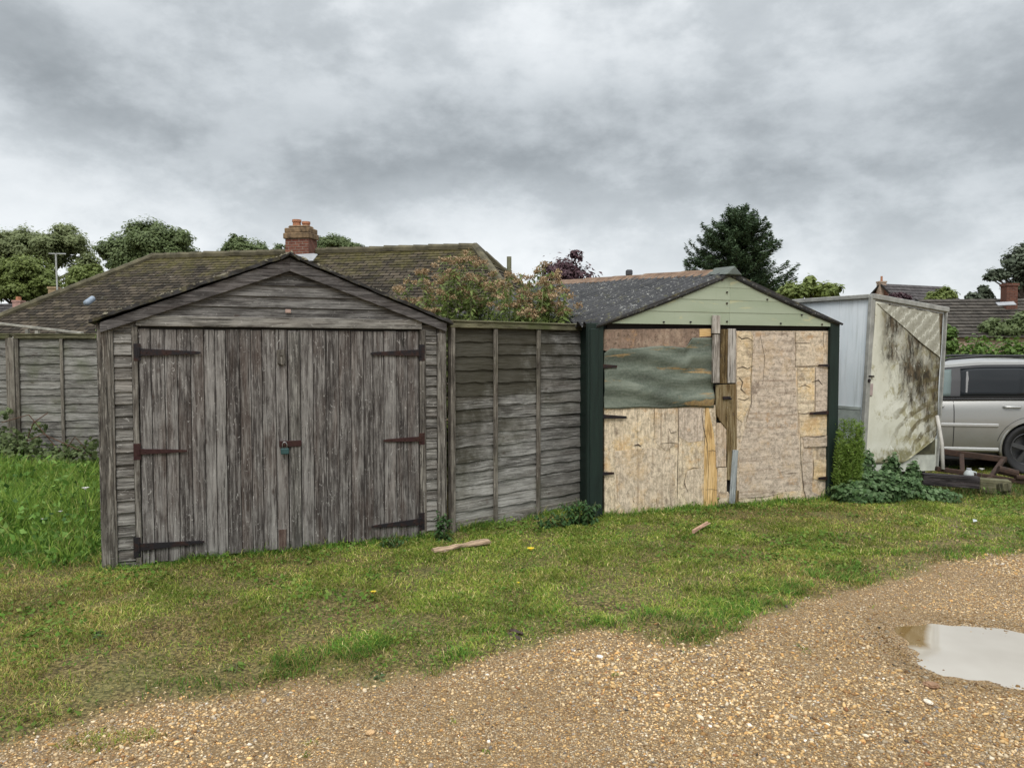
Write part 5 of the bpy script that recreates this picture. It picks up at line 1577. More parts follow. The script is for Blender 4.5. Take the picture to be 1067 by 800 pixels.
def chimney(T, O, pos, w, d, z0, z1, mat, pots=1, pr=.12, ph=.35):
    m = MB(); p = Vector(pos) - O
    m.box(p.x - w, p.x + w, p.y - d, p.y + d, z0, z1 - .12, 'x'); m.box(p.x - w - .04, p.x + w + .04, p.y - d - .04, p.y + d + .04, z1 - .119, z1, 'x')
    c = m.build('chimney', mat, T)
    for k in range(pots):
        x = p.x + (k - (pots - 1) / 2) * .35
        m = MB(); m.tube([(x, p.y, z1), (x, p.y, z1 + ph)], [pr, pr * .85], 10); m.build('chimney_pot', MAT['pot'], c)
    return c

def build_far_houses():
    # ribbed tile roof at the right, beyond the hedge
    r0 = at(955, 312.0, 36); r1 = at(1200, 312, 35)
    zr = at(1010, 312, 36).z
    r0.z = r1.z = zr
    T, O, rd, fd, rf = gable_house('ribbed_roof_house', 'low house with brown ribbed tile roof beyond the hedge and car', r0, r1, 1.85, 3.2, MAT['slate'], MAT['brick_pale'], .30)
    cpos = at(1051.5, 305, 34.9)
    chimney(T, O, (cpos.x, cpos.y, 0), .25, .22, 2.5, at(1051, 295.5, 34.9).z, MAT['brick_dark'], 0)
    m = MB(); a = at(1047, 317, 34.2) - O; m.bar(a + Vector((-.35, 0, 0)), a + Vector((.45, .0, .04)), .25, .04, up=(0, .6, .45)); m.build('flashing', MAT['lead'], rf)
    # house with a gable further back
    r0 = at(917, 295.5, 60); r1 = at(985, 297.5, 63); r1.z = r0.z
    T, O, rd, fd, rf = gable_house('gabled_house', 'distant brick house with a gable chimney above the box trailer', r0, r1, 3.0, 3.4, MAT['slate2'], MAT['brick'], .35)
    cpos = at(918.5, 295, 60.2); chimney(T, O, (cpos.x, cpos.y, 0), .26, .26, 4.0, at(918, 293.2, 60.2).z, MAT['brick_pale'], 1, .09, .4)
    # two far chimneyed roofs at the left edge
    r0 = at(-60, 318.5, 55); r1 = at(27, 319.5, 52); r1.z = r0.z
    T, O, rd, fd, rf = gable_house('brown_roof_house', 'distant house with dull brown roof and pink chimney at the left edge', r0, r1, 2.4, 3.5, MAT['slate2'], MAT['brick_pale'], .35)
    cpos = at(19.5, 318, 51.8); chimney(T, O, (cpos.x, cpos.y, 0), .27, .25, 3.5, at(19, 313, 51.8).z, MAT['pinkbrick'], 1, .18, .25)
    r0 = at(48, 324, 46); r1 = at(90, 324, 47); r1.z = r0.z
    T, O, rd, fd, rf = gable_house('aerial_house', 'house with a buff chimney carrying an aerial behind the bungalow hip', r0, r1, 2.2, 3.2, MAT['slate2'], MAT['brick_pale'], .35)
    cpos = at(56.5, 312, 45.5); chimney(T, O, (cpos.x, cpos.y, 0), .22, .22, 3.0, at(56, 299, 45.5).z, MAT['brick_buff'], 0)
    # aerial on it
    b = at(60, 310, 45.2); t = at(58, 264, 45.2)
    A = empty('tv_aerial', (b.x, b.y, b.z), 0, 'thin pale television aerial on a mast at the buff chimney', 'aerial')
    m = MB(); m.tube([(0, 0, 0), (t.x - b.x, 0, t.z - b.z)], .045, 6); m.build('mast', MAT['aerial'], A)
    m = MB(); q = Vector((t.x - b.x, 0, t.z - b.z - .05)); m.tube([q + Vector((-.30, -.2, .0)), q + Vector((.42, .3, .05))], .035, 5)
    for k in np.linspace(-.28, .4, 9): m.tube([q + Vector((k - .08, k * .7 + .15, .02)), q + Vector((k + .08, k * .7 - .15, .02))], .015, 4)
    m.build('antenna', MAT['aerial'], A)

def build_small_structures():
    # white rail put in for the sloping gutter line above the left fence
    a = at(-2, 337.0, 12.4); b = at(86, 347.2, 11.6)
    O = Vector((a.x, a.y, 0)); T = empty('white_rail', O, 0, 'flaking white timber rail in place of a gutter, showing above the left fence', 'pergola')
    m = MB(); m.bar(a - O, b - O, .035, .05); m.build('rail', MAT['white_paint'], T, bevel=.004)
    for k, nm in ((.36, 0), (.48, 0), (.72, 0)):
        p = a + (b - a) * k - O
        m = MB(); m.bar((p.x, p.y, 0), (p.x, p.y, p.z - .04), .05, .05); m.build('post', MAT['white_paint'], T)
    # floodlight behind the shed ridge
    q = at(655.5, 284.5, 14.2); O = Vector((q.x, q.y, 0)); T = empty('floodlight', O, 0, 'small dark floodlight on a pole showing above the shed ridge', 'light')
    m = MB(); m.tube([(0, 0, 0), (0, 0, q.z - .06)], .02, 8); m.build('pole', MAT['alu_trim'], T)
    m = MB(); m.box(-.06, .06, -.05, .05, q.z - .05, q.z + .06, 'x', Matrix.Rotation(.2, 4, 'Y') if False else None); m.build('lamp_head', MAT['lamp_dark'], T, bevel=.02)
    # bark slab, broken wood, rotten scrap, stones and leaf on the grass
    m = MB(); a = gp(451, 578.5); b = gp(509, 570); a.z = gzs(a.x, a.y) + .03; b.z = gzs(b.x, b.y) + .055
    n = 10; Pv, UV, Fq = [], [], []
    d = b - a; side = Vector((-d.y, d.x, 0)).normalized()
    for i in range(n + 1):
        s = i / n; w = .035 + .016 * math.sin(s * 9) + random.uniform(-.006, .006) + (.012 if s > .75 else 0); c = a + d * s
        for (k, h) in ((-1, -.018), (1, -.018), (1, random.uniform(-.012, .004)), (.2, random.uniform(.004, .016)), (-1, random.uniform(-.012, .002))):
            Pv.append(c + side * k * w + Vector((0, 0, h + random.uniform(-.004, .004)))); UV.append((s * .5, k * w + h))
    for i in range(n):
        for k in range(5): Fq.append((i * 5 + k, i * 5 + (k + 1) % 5, i * 5 + 5 + (k + 1) % 5, i * 5 + 5 + k))
    Fq += [(4, 3, 2, 1, 0), tuple(n * 5 + k for k in range(5))]
    m.add(Pv, Fq, lambda q: UV[q]); o = m.build('bark_slab', MAT['bark_tan']); tag(o, 'tan slab of bark lying on the grass below the fence panel', 'bark')
    m = MB(); a = gp(722, 561); b = gp(737, 552.5)
    for p, q, w in ((a, b, .035), (gp(728, 558), gp(740, 553.5), .02)):
        m.bar((p.x, p.y, gzs(p.x, p.y) + .04), (q.x, q.y, gzs(q.x, q.y) + .06), w, w * .6, w1=w * .4)
    o = m.build('splinter', MAT['splinter'], bevel=.003); tag(o, 'pinkish splinter of broken wood on the grass before the shed', 'wood splinter')
    m = MB()
    a = gp(529, 664.5); b = gp(544, 669)
    for (p, q, w, h) in ((a, b, .035, .02), (gp(532, 662), gp(545, 666), .025, .035)):
        m.bar((p.x, p.y, h), (q.x, q.y, h - .004), w, .012, up=(.3, 1, .5), w1=w * .5)
    o = m.build('dead_leaf', MAT['dead_leaf']); tag(o, 'dark brown curled dead leaf at the grass edge', 'leaf')
    # pale pebbles that stand out
    for i, (px, py, r, lab) in enumerate(((625, 685.5, .014, 'white stone on the gravel below the grass edge'), (386, 765, .017, 'pale orange stone low on the gravel at the left'), (967, 733, .020, 'flat cream flint on the gravel below the puddle'),
                              (970, 716, .030, 'brown rounded stone at the puddle edge'), (400, 575, .0, ''))):
        if not lab: continue
        p = gp(px, py); bm = bmesh.new(); bmesh.ops.create_icosphere(bm, subdivisions=3, radius=1)
        rs = random.Random(i); sx, sy, sz = (1.5, .8, .45) if i == 2 else (1.25, .9, .6)
        for v in bm.verts:
            k = 1 + rs.uniform(-.12, .12); v.co = Vector((v.co.x * sx, v.co.y * sy, v.co.z * sz)) * r * k
        me = bpy.data.meshes.new('stone'); bm.to_mesh(me); bm.free(); me.materials.append(MAT[('stone_white', 'stone_tan', 'stone_cream', 'stone_brown')[i]])
        o = bpy.data.objects.new('stone', me); COL.objects.link(o); o.location = (p.x, p.y, gzs(p.x, p.y) + r * .35); o.rotation_euler = (.1, .1, i * .8)
        tag(o, lab, 'stone')
# ================================================================== TREES AND PLANTS
def plant_mats():
    MAT['blade'] = colmat('tall_grass_blade', .6, .2, .3)
    MAT['bark'] = plain('tree_bark', (.07, .055, .045), .9, var=.4, scale=5)
    L = leafmat
    MAT['lf_olive'] = L('leaf_grey_green', (.135, .165, .07), (.23, .27, .125), (.33, .37, .19), .42)
    MAT['lf_lime'] = L('leaf_yellow_green', (.10, .14, .035), (.19, .24, .07), (.30, .35, .12), .42)
    MAT['lf_dark'] = L('leaf_dark_green', (.08, .115, .045), (.14, .185, .075), (.21, .26, .11), .38)
    MAT['lf_conifer'] = L('needle_dark_green', (.036, .062, .03), (.075, .118, .058), (.13, .18, .095), .25)
    MAT['lf_purple'] = L('leaf_purple', (.035, .02, .026), (.085, .045, .055), (.15, .09, .09), .25)
    MAT['lf_pine'] = L('pine_blue_green', (.05, .07, .045), (.10, .125, .08), (.17, .19, .13), .25)
    MAT['lf_shrub'] = L('shrub_green', (.095, .14, .035), (.185, .245, .07), (.30, .355, .12), .4)
    MAT['seed'] = L('brown_seed_heads', (.17, .10, .05), (.36, .25, .135), (.52, .40, .25), .25)
    MAT['lf_nettle'] = L('nettle_green', (.025, .06, .018), (.05, .11, .035), (.09, .16, .05), .25)
    MAT['lf_bramble'] = L('bramble_green', (.035, .075, .025), (.085, .155, .055), (.19, .27, .13), .28, .5, .25)
    MAT['lf_feather'] = L('feathery_green', (.10, .17, .03), (.18, .28, .05), (.28, .37, .085), .45)
    MAT['lf_hedge'] = L('hedge_green', (.045, .09, .016), (.095, .165, .032), (.16, .25, .055), .3)
    MAT['stem'] = plain('plant_stem', (.11, .12, .05), .8, var=.3)
    MAT['petal_y'] = plain('yellow_petal', (.75, .55, .03), .6, var=.1)
    MAT['petal_w'] = plain('white_petal', (.72, .70, .66), .7, var=.1)

def limbs(mb, base, tops, r0, fork):
    base = Vector(base); fork = Vector(fork)
    mb.tube([base, base.lerp(fork, .5) + Vector((random.uniform(-.05, .05), random.uniform(-.05, .05), 0)) * r0 * 8, fork], [r0 * 1.25, r0 * .95, r0 * .75], 9)
    for t in tops:
        t = Vector(t); mid = fork.lerp(t, .5) + Vector((random.uniform(-.3, .3), random.uniform(-.3, .3), random.uniform(0, .4))) * (t - fork).length * .2
        mb.tube([fork, mid, t], [r0 * .5, r0 * .3, r0 * .08], 6)

def broadleaf(name, label, D, ell, n, size, mat, r0=.2, group=None, cat='tree', sub=14, subr=.34, airy=.25, seed=1, base_px=None, gaps=.0, up=.7, trunk_mat=None, asp=.7):
    rng = np.random.default_rng(seed); random.seed(seed)
    cs = []
    for (px, py, rx, ry) in ell:
        c = at(px, py, D); k = D / FPX
        cs.append((np.array(c), np.array([rx * k, (rx + ry) * .5 * k, ry * k])))
    allc = np.array([c for c, _ in cs])
    bx = float(allc[:, 0].mean()) if base_px is None else at(base_px, 365, D).x
    by = float(allc[:, 1].mean())
    T = empty(name, (bx, by, 0), 0, label, cat, group)
    O = np.array([bx, by, 0.0])
    vol = np.array([np.prod(r) ** (2 / 3) for _, r in cs]); vol /= vol.sum()
    P, N, Rn = [], [], []
    tops = []
    for (c, r), v in zip(cs, vol):
        ns = max(4, int(sub * len(cs) * v + .5))
        dirs = unit(rng.normal(size=(ns, 3))); rad = rng.uniform(.35, .86, ns) ** .7
        sc_ = c + dirs * rad[:, None] * r * (1 - subr * .8)
        sr = rng.uniform(.7, 1.25, ns) * subr * r.mean()
        for q in range(ns):
            m = int(n * v / ns)
            tone = rng.uniform(-.12, .12)
            d = unit(rng.normal(size=(m, 3))); rr = rng.uniform(.55, 1.0 + airy, m) ** .6 * sr[q]
            # break the blob into twigs so that its outline is uneven
            nt_ = 26; td = unit(rng.normal(size=(nt_, 3))) * rng.uniform(.75, 1.25, (nt_, 1))
            wt = td[rng.integers(0, nt_, m)]
            d = d * .38 + wt * .9
            P.append(sc_[q] + d * rr[:, None] * np.array([1.15, 1.1, .85]) + rng.normal(0, .05 * sr[q], (m, 3))); N.append(unit(d) + rng.normal(0, .28, (m, 3)))
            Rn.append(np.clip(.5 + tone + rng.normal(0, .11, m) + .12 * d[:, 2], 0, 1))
        for q in rng.choice(ns, min(ns, 5), replace=False): tops.append(sc_[q])
    P = np.concatenate(P) - O; N = np.concatenate(N); Rn = np.concatenate(Rn)
    V, Q = leaves(P, rng.uniform(.6, 1.35, len(P)) * size, asp, unit(N), up=up, rng=rng, fold=.12)
    zlow = min((c[2] - r[2]) for c, r in cs)
    m = MB(); top = max(c[2] for c, _ in cs)
    fork = (random.uniform(-.2, .2), 0, max(.6, zlow * .6 + .4 * top * .6))
    limbs(m, (0, 0, -.1), [t - O for t in tops], r0, fork)
    m.build('trunk', trunk_mat or MAT['bark'], T, smooth=True)
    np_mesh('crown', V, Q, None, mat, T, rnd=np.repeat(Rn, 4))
    return T

def conifer(name, label, D, px, ytop, prof, n_tier, mat, seed=1):
    """prof: list of (py, left px, right px)"""
    rng = np.random.default_rng(seed); random.seed(seed)
    b = at(px, 365, D); T = empty(name, (b.x, b.y, 0), 0, label, 'tree')
    k = D / FPX
    ys = [p[0] for p in prof]
    top = at(px, ytop, D)
    m = MB(); m.tube([(0, 0, -.1), (0, 0, top.z * .5), (0, 0, top.z - .1)], [.22, .15, .02], 9)
    P, N, Dr, Rn = [], [], [], []
    zb = at(px, ys[-1], D).z
    zs = np.linspace(zb, top.z - .05, n_tier)
    for z in zs:
        py = 365 - (z - CAM_H) / k
        lw = np.interp(py, ys, [p[1] for p in prof]) * k; rw = np.interp(py, ys, [p[2] for p in prof]) * k
        nb = rng.integers(7, 11)
        for q in range(nb):
            a = rng.uniform(0, 6.28)
            R_ = (lw * (1 - math.cos(a)) / 2 + rw * (1 + math.cos(a)) / 2) * rng.uniform(.62, 1.04)
            if R_ < .05: continue
            rise = rng.uniform(.0, .45) + .18
            s = np.linspace(.05, 1, 10)
            pts = np.c_[np.cos(a) * s * R_, np.sin(a) * s * R_, z - .30 * s * R_ * .6 + (s ** 2) * R_ * rise + rng.uniform(-.25, .25)]
            m.tube([Vector(p) for p in pts[::3]], [.03, .022, .014, .006], 4, caps=False)
            ln = int(40 + 190 * R_)
            t = rng.random(ln) ** .75 * 9
            i0 = np.minimum(t.astype(int), 8); f = (t - i0)[:, None]
            c = pts[i0] * (1 - f) + pts[i0 + 1] * f
            side = np.array([-math.sin(a), math.cos(a), 0])
            spread = (.10 + .26 * R_ * (1 - t / 9) * .6)
            off = rng.uniform(-1, 1, ln) * spread
            c = c + side * off[:, None] + np.c_[np.zeros((ln, 2)), -np.abs(off) * .25 + rng.normal(0, .075, ln)]
            dd = np.array([math.cos(a), math.sin(a), .25]) + side * (np.sign(off) * .7)[:, None] + rng.normal(0, .35, (ln, 3))
            P.append(c); Dr.append(dd); N.append(np.c_[rng.normal(0, .5, (ln, 2)), np.ones(ln)]); Rn.append(np.clip(rng.normal(.45, .18, ln) + rng.uniform(-.1, .1), 0, 1))
    # leader shoots
    for q in range(7):
        x, y = rng.normal(0, .16, 2); h = rng.uniform(.1, .4)
        ln = 40; t = rng.random(ln)
        P.append(np.c_[x + 0 * t + rng.normal(0, .03, ln), y + 0 * t, top.z - .35 + t * h]); Dr.append(np.c_[rng.normal(0, .5, (ln, 2)), np.ones(ln)]); N.append(rng.normal(0, 1, (ln, 3))); Rn.append(np.full(ln, .5))
    m.build('trunk', MAT['bark'], T, smooth=True)
    P, N, Dr, Rn = map(np.concatenate, (P, N, Dr, Rn))
    V, Q = leaves(P, rng.uniform(.09, .20, len(P)), .34, unit(N), rng=rng, d=Dr)
    np_mesh('crown', V, Q, None, mat, T, rnd=np.repeat(Rn, 4))
    return T

def leafy_plant(name, label, base, stems, leaf, nleaf, mat, cat='plant', group=None, seed=1, asp=.5, droop=.5, stem_r=.004, heads=None, rnd0=.5):
    """stems: list of (dx, dy, height, lean_x, lean_y)"""
    rng = np.random.default_rng(seed); random.seed(seed)
    T = empty(name, base, 0, label, cat, group)
    m = MB(); P, N, Dr, Rn = [], [], [], []; HP = []
    for (dx, dy, h, lx, ly) in stems:
        p0 = Vector((dx, dy, -.03)); p2 = Vector((dx + lx, dy + ly, h)); p1 = p0.lerp(p2, .5) + Vector((lx * -.15, ly * -.15, h * .05))
        m.tube([p0, p1, p2], [stem_r * 1.2, stem_r, stem_r * .5], 5)
        t = rng.uniform(.12, 1, nleaf); a = rng.uniform(0, 6.28, nleaf)
        c = np.array([[*(p0.lerp(p1, k * 2) if k < .5 else p1.lerp(p2, k * 2 - 1))] for k in t])
        out = np.c_[np.cos(a), np.sin(a), np.full(nleaf, -droop) + rng.normal(0, .3, nleaf)]
        L = leaf * rng.uniform(.6, 1.25, nleaf) * (1.15 - .5 * t)
        c = c + unit(out) * (L * .55)[:, None]
        P.append(np.c_[c, L]); Dr.append(out); N.append(np.c_[rng.normal(0, .35, (nleaf, 2)) + out[:, :2] * .5, np.ones(nleaf)])
        Rn.append(np.clip(rng.normal(rnd0, .2, nleaf), 0, 1))
        HP.append(np.array(p2))
    m.build('stem', MAT['stem'], T, smooth=True)
    P, N, Dr, Rn = map(np.concatenate, (P, N, Dr, Rn))
    V, Q = leaves(P[:, :3], P[:, 3], asp, unit(N), rng=rng, d=Dr, fold=.15)
    np_mesh('leaf_mass', V, Q, None, mat, T, rnd=np.repeat(Rn, 4))
    if heads:
        hp, hn, hr, hs, hm = heads
        P, Rn = [], []
        for c in HP:
            for s in range(rng.integers(hp[0], hp[1])):
                o = c + np.array([*rng.normal(0, hr, 2), rng.normal(-.02, hr * .55)])
                q = o + rng.normal(0, 1, (hn, 3)) * np.array([hr * .45, hr * .45, hr * .26]); P.append(q); Rn.append(np.clip(rng.normal(.5, .2, hn) + rng.uniform(-.15, .15), 0, 1))
        P = np.concatenate(P); Rn = np.concatenate(Rn)
        V, Q = leaves(P, rng.uniform(.6, 1.3, len(P)) * hs, .6, rng=rng)
        np_mesh('seed_head', V, Q, None, hm, T, rnd=np.repeat(Rn, 4))
    return T

def mound(name, label, cat, kind, pts, n, size, mat, seed, asp=.75, up=.9, stems=True):
    """creeper / hedge: leaves spread through a set of ellipsoids (world x,y,z,rx,ry,rz)"""
    rng = np.random.default_rng(seed)
    w = np.array([p[3] * p[5] for p in pts]); w = w / w.sum()
    P, N, Rn = [], [], []
    for (x, y, z, rx, ry, rz_), k in zip(pts, w):
        m = int(n * k); d = unit(rng.normal(size=(m, 3))); r = rng.uniform(.45, 1.08, m) ** .5
        wob = .75 + .5 * vnoise(d[:, 0] * 2 + x, d[:, 2] * 2 + d[:, 1], .5, seed)
        q = np.array([x, y, z]) + d * (r * wob)[:, None] * np.array([rx, ry, rz_])
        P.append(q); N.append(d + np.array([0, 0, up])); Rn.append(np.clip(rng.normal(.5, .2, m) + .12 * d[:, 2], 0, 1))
    P, N, Rn = map(np.concatenate, (P, N, Rn))
    ok = P[:, 2] > gz(P[:, 0], P[:, 1]) + .005
    P, N, Rn = P[ok], N[ok], Rn[ok]
    V, Q = leaves(P, rng.uniform(.55, 1.35, len(P)) * size, asp, unit(N + rng.normal(0, .45, N.shape)), rng=rng, fold=.14)
    o = np_mesh(name, V, Q, None, mat, rnd=np.repeat(Rn, 4))
    return tag(o, label, cat, kind=kind)

def build_trees():
    bl = broadleaf
    g = 'trees beyond the houses'
    bl('broadleaf_tree', 'grey green broad tree at the left edge, tallest behind the bungalow', 60, [(15, 256, 36, 26), (62, 254, 34, 22), (88, 285, 22, 26), (-30, 262, 40, 34)], 90000, .20, MAT['lf_olive'], .35, g, seed=1, sub=16)
    bl('broadleaf_tree', 'yellow green rounded tree low at the left edge before the grey green one', 54, [(20, 292, 36, 30), (-14, 290, 30, 30), (50, 300, 16, 20)], 52000, .20, MAT['lf_lime'], .25, g, seed=2, sub=14)
    bl('broadleaf_tree', 'small bright green tree between the aerial and the dark tree', 52, [(88, 296, 20, 22), (96, 285, 12, 12)], 19000, .18, MAT['lf_lime'], .2, g, seed=3)
    bl('broadleaf_tree', 'dark green domed tree above the left end of the bungalow ridge', 40, [(150, 254, 40, 30), (178, 258, 28, 24), (126, 266, 22, 24), (160, 278, 44, 22)], 80000, .145, MAT['lf_dark'], .3, g, seed=4, sub=14)
    bl('broadleaf_tree', 'small dark rounded tree on the ridge left of the chimney', 55, [(258, 258, 28, 16), (258, 268, 32, 16)], 24000, .17, MAT['lf_dark'], .2, g, seed=5)
    bl('broadleaf_tree', 'low dark tree showing right behind the brick chimney', 58, [(348, 257, 24, 12), (300, 262, 14, 10), (368, 262, 14, 10)], 17000, .17, MAT['lf_dark'], .2, g, seed=6, airy=.4)
    bl('purple_tree', 'purple leaved small tree between bungalow and shed ridge', 27, [(592, 278, 22, 14), (590, 289, 34, 16), (600, 268, 9, 8), (575, 282, 12, 12)], 2600, .135, MAT['lf_purple'], .08, seed=7, airy=.9, sub=12, subr=.42)
    conifer('conifer_tree', 'dark spreading conifer behind the green gable', 30, 768, 223, [(222, 3, 3), (228, 22, 18), (240, 34, 30), (256, 46, 40), (272, 54, 44), (290, 60, 54), (310, 56, 62), (330, 40, 50)], 29, MAT['lf_conifer'], 8)
    bl('garden_shrub', 'pale yellow green shrub rising over the trailer roof by the conifer', 20, [(843, 294, 12, 8), (830, 303, 22, 10), (860, 304, 24, 7)], 3200, .13, MAT['lf_lime'], .06, seed=9, airy=.8, cat='shrub')
    bl('garden_shrub', 'bright green round shrub behind the brown ribbed roof', 44, [(985, 308, 17, 9), (978, 312, 18, 8)], 4200, .2, MAT['lf_lime'], .1, seed=10, cat='shrub')
    bl('garden_shrub', 'dark purple shrub in front of the distant gabled house', 50, [(934, 308, 10, 3.5), (940, 310, 12, 4)], 1500, .16, MAT['lf_purple'], .1, seed=11, cat='shrub')
    bl('garden_shrub', 'dark green low tree between the green shrub and the red chimney', 44, [(1016, 309, 12, 6), (1028, 304, 8, 8), (1020, 312, 20, 5)], 2600, .2, MAT['lf_pine'], .1, seed=12, airy=.6, cat='shrub')
    bl('pine_tree', 'open crowned grey green pine at the right edge', 42, [(1060, 275, 22, 15), (1042, 284, 13, 8), (1034, 290, 9, 6), (1070, 262, 18, 12), (1052, 300, 14, 9), (1085, 285, 25, 24)], 15000, .18, MAT['lf_pine'], .18, seed=13, airy=.6, sub=9, subr=.45, base_px=1064)
    bl('columnar_conifer', 'small yellow green conifer beside the right edge of the trailer', 17, [(988, 352, 6, 16), (985, 362, 10, 14)], 2600, .10, MAT['lf_hedge'], .05, seed=14, cat='conifer')
    bl('climber', 'dark ivy climbing the ribbed roof behind the hedge', 33, [(1040, 344, 22, 14), (1062, 340, 16, 22)], 3200, .17, MAT['lf_dark'], .05, seed=15, cat='climber', airy=.6)
    # hedge beyond the car
    pts = []
    for i, px in enumerate(range(975, 1200, 12)):
        p = at(px, 368, 18.5); pts.append((p.x, 18.5 + .1 * (i % 3), .9, .34, .55, 1.0 + .06 * math.sin(i * 2.1)))
    mound('hedge', 'bright green clipped hedge behind the silver car', 'hedge', None, pts, 22000, .11, MAT['lf_hedge'], 16, up=.4)

def build_shrub():
    # seed-headed tall perennials behind the middle fence panel
    k = 0
    rows = [(8.9, [(412, 300), (425, 288), (440, 283), (452, 293), (462, 272), (470, 266), (480, 270), (488, 264), (494, 272), (503, 277), (515, 281), (500, 290), (446, 300), (472, 285)], 'left'),
            (8.35, [(522, 292), (530, 284), (543, 286), (552, 290), (560, 278), (566, 276), (574, 284), (583, 292), (572, 298), (588, 305), (545, 302), (530, 304)], 'right')]
    for D, tips, side in rows:
        b = at(np.mean([t[0] for t in tips]), 365, D); base = Vector((b.x, D, 0)); st = []
        random.seed(5)
        for (px, py) in tips:
            t = at(px, py, D + random.uniform(-.25, .25)); x0 = (t.x - base.x) * .75
            st.append((x0, t.y - D, t.z, t.x - base.x - x0, 0))
            for q in range(3):
                st.append((x0 + random.uniform(-.12, .12), t.y - D + random.uniform(-.2, .2), t.z - random.uniform(.12, .42), (t.x - base.x - x0) + random.uniform(-.14, .14), 0))
        lab = 'tall flowering shrub with brown seed heads behind the fence, nearer the timber garage' if side == 'left' else 'tall flowering shrub with brown seed heads touching the corrugated shed roof'
        leafy_plant('seeding_shrub', lab, base, st, .12, 190, MAT['lf_shrub'], 'shrub', 'seeding shrubs behind the fence', 20 + k, .34, .25, .006, ((2, 4), 60, .055, .026, MAT['seed']), .5)
        k += 1
    # nettles and weeds along the foot of the fronts
    def simple(name, lab, px, py, hpx, wpx, ns, leaf, nl, mat, seed, asp=.45, D=None, group=None, droop=.4, kr=.5):
        p = gp(px, py); p.z = gzs(p.x, p.y); k = p.y / FPX; random.seed(seed)
        st = [(random.uniform(-.5, .5) * wpx * k * .6, random.uniform(-.06, .06), hpx * k * random.uniform(.65, 1.0), random.uniform(-.5, .5) * wpx * k * .6, random.uniform(-.05, .03)) for _ in range(ns)]
        return leafy_plant(name, lab, p, st, leaf, nl, mat, 'weed', group, seed, asp, droop, .003, None, kr)
    simple('nettle', 'dark green nettle standing at the right corner of the timber garage', 462, 563, 35, 14, 5, .06, 42, MAT['lf_nettle'], 31)
    simple('weed_clump', 'leafy green weed clump under the middle of the fence panel', 577, 551, 20, 40, 12, .06, 22, MAT['lf_nettle'], 32, group='weeds along the fence')
    simple('weed_clump', 'largest leafy weed clump at the foot of the left green post', 608, 548, 30, 50, 18, .07, 24, MAT['lf_nettle'], 33, group='weeds along the fence')
    simple('weed_clump', 'thin pale weed beside the left door of the timber garage', 241, 580, 12, 28, 7, .07, 9, MAT['lf_feather'], 34, .2)
    simple('weed_clump', 'pale yellow green weed below the left part of the fence panel', 524, 552, 14, 18, 5, .045, 12, MAT['lf_feather'], 35)
    simple('weed_clump', 'dark leafy weed at the foot of the garage right door', 406, 570, 12, 34, 10, .05, 12, MAT['lf_nettle'], 36)
    simple('dock_plant', 'bright green dock rosette on the grass near the gravel edge', 244, 698, 8, 20, 8, .06, 5, MAT['lf_feather'], 37, .5)
    simple('dock_plant', 'green dock rosette at the left grass among the short sward', 106, 664, 7, 18, 7, .055, 5, MAT['lf_nettle'], 38, .5)
    simple('plantain', 'grey green plantain rosette on the gravel below the grass', 396, 704, 6, 14, 6, .05, 5, MAT['lf_bramble'], 39, .5)
    simple('plantain', 'tiny grass tuft alone on the gravel left of the puddle', 838, 677, 3, 9, 8, .03, 5, MAT['lf_feather'], 40, .2)
    # feathery plant by the right post
    p = gp(880, 521); p.z = gzs(p.x, p.y); k = p.y / FPX; random.seed(41); rng = np.random.default_rng(41)
    T = empty('feathery_plant', p, 0, 'tall feathery bright green plant by the right green post', 'plant')
    m = MB(); P, Dr = [], []
    for q in range(16):
        x0, y0 = random.uniform(-.10, .10), random.uniform(-.08, .10); h = random.uniform(.55, 1.0) * 92 * k; x1, y1 = x0 * 1.3 + random.uniform(-.06, .06), y0 + random.uniform(-.06, .04)
        m.tube([(x0, y0, -.03), (x1, y1, h)], [.006, .002], 5)
        n = 700; t = rng.uniform(.06, 1, n); a = rng.uniform(0, 6.28, n); r = rng.uniform(.01, .075, n) * (1.15 - .55 * t)
        P.append(np.c_[x0 + (x1 - x0) * t + np.cos(a) * r, y0 + (y1 - y0) * t + np.sin(a) * r, h * t + r * .6]); Dr.append(np.c_[np.cos(a), np.sin(a), np.full(n, .7)])
    m.build('stem', MAT['stem'], T); P, Dr = np.concatenate(P), np.concatenate(Dr)
    V, Q = leaves(P, rng.uniform(.03, .055, len(P)), .22, rng=rng, d=Dr); np_mesh('leaf_mass', V, Q, None, MAT['lf_feather'], T, rnd=np.repeat(np.clip(rng.normal(.5, .22, len(P)), 0, 1), 4))
    # bramble and ivy mass in front of the trailer
    def E(px, py, rx, rz_, ry=.22, dy=0):
        b = gp(px, py); kk = b.y / FPX; return (b.x, b.y + dy, gzs(b.x, b.y) + rz_ * kk * .35, rx * kk, ry, rz_ * kk * .8)
    mound('bramble', 'low dark bramble and ivy tangle along the foot of the trailer', 'bramble', 'stuff', [E(892, 521, 18, 22), (E(915, 519, 23, 25)), E(941, 520, 19, 20), E(962, 521, 17, 11), E(900, 515, 10, 40, .12), E(928, 514, 9, 36, .12), E(950, 517, 8, 32, .1), E(884, 523, 12, 16, .12), E(980, 522, 16, 10), E(905, 524, 40, 16, .15)], 11000, .05, MAT['lf_bramble'], 42, up=.25)
    # climber at the left eave of the garage
    q = at(91, 344, 5.95); mound('eave_climber', 'small green climber hanging at the left eave of the timber garage', 'climber', None, [(q.x, q.y + .35, q.z - .02, .09, .15, .06), (q.x - .02, q.y + .5, q.z - .15, .07, .12, .16)], 260, .05, MAT['lf_shrub'], 43)
    # brambles on the left fence
    pts = []
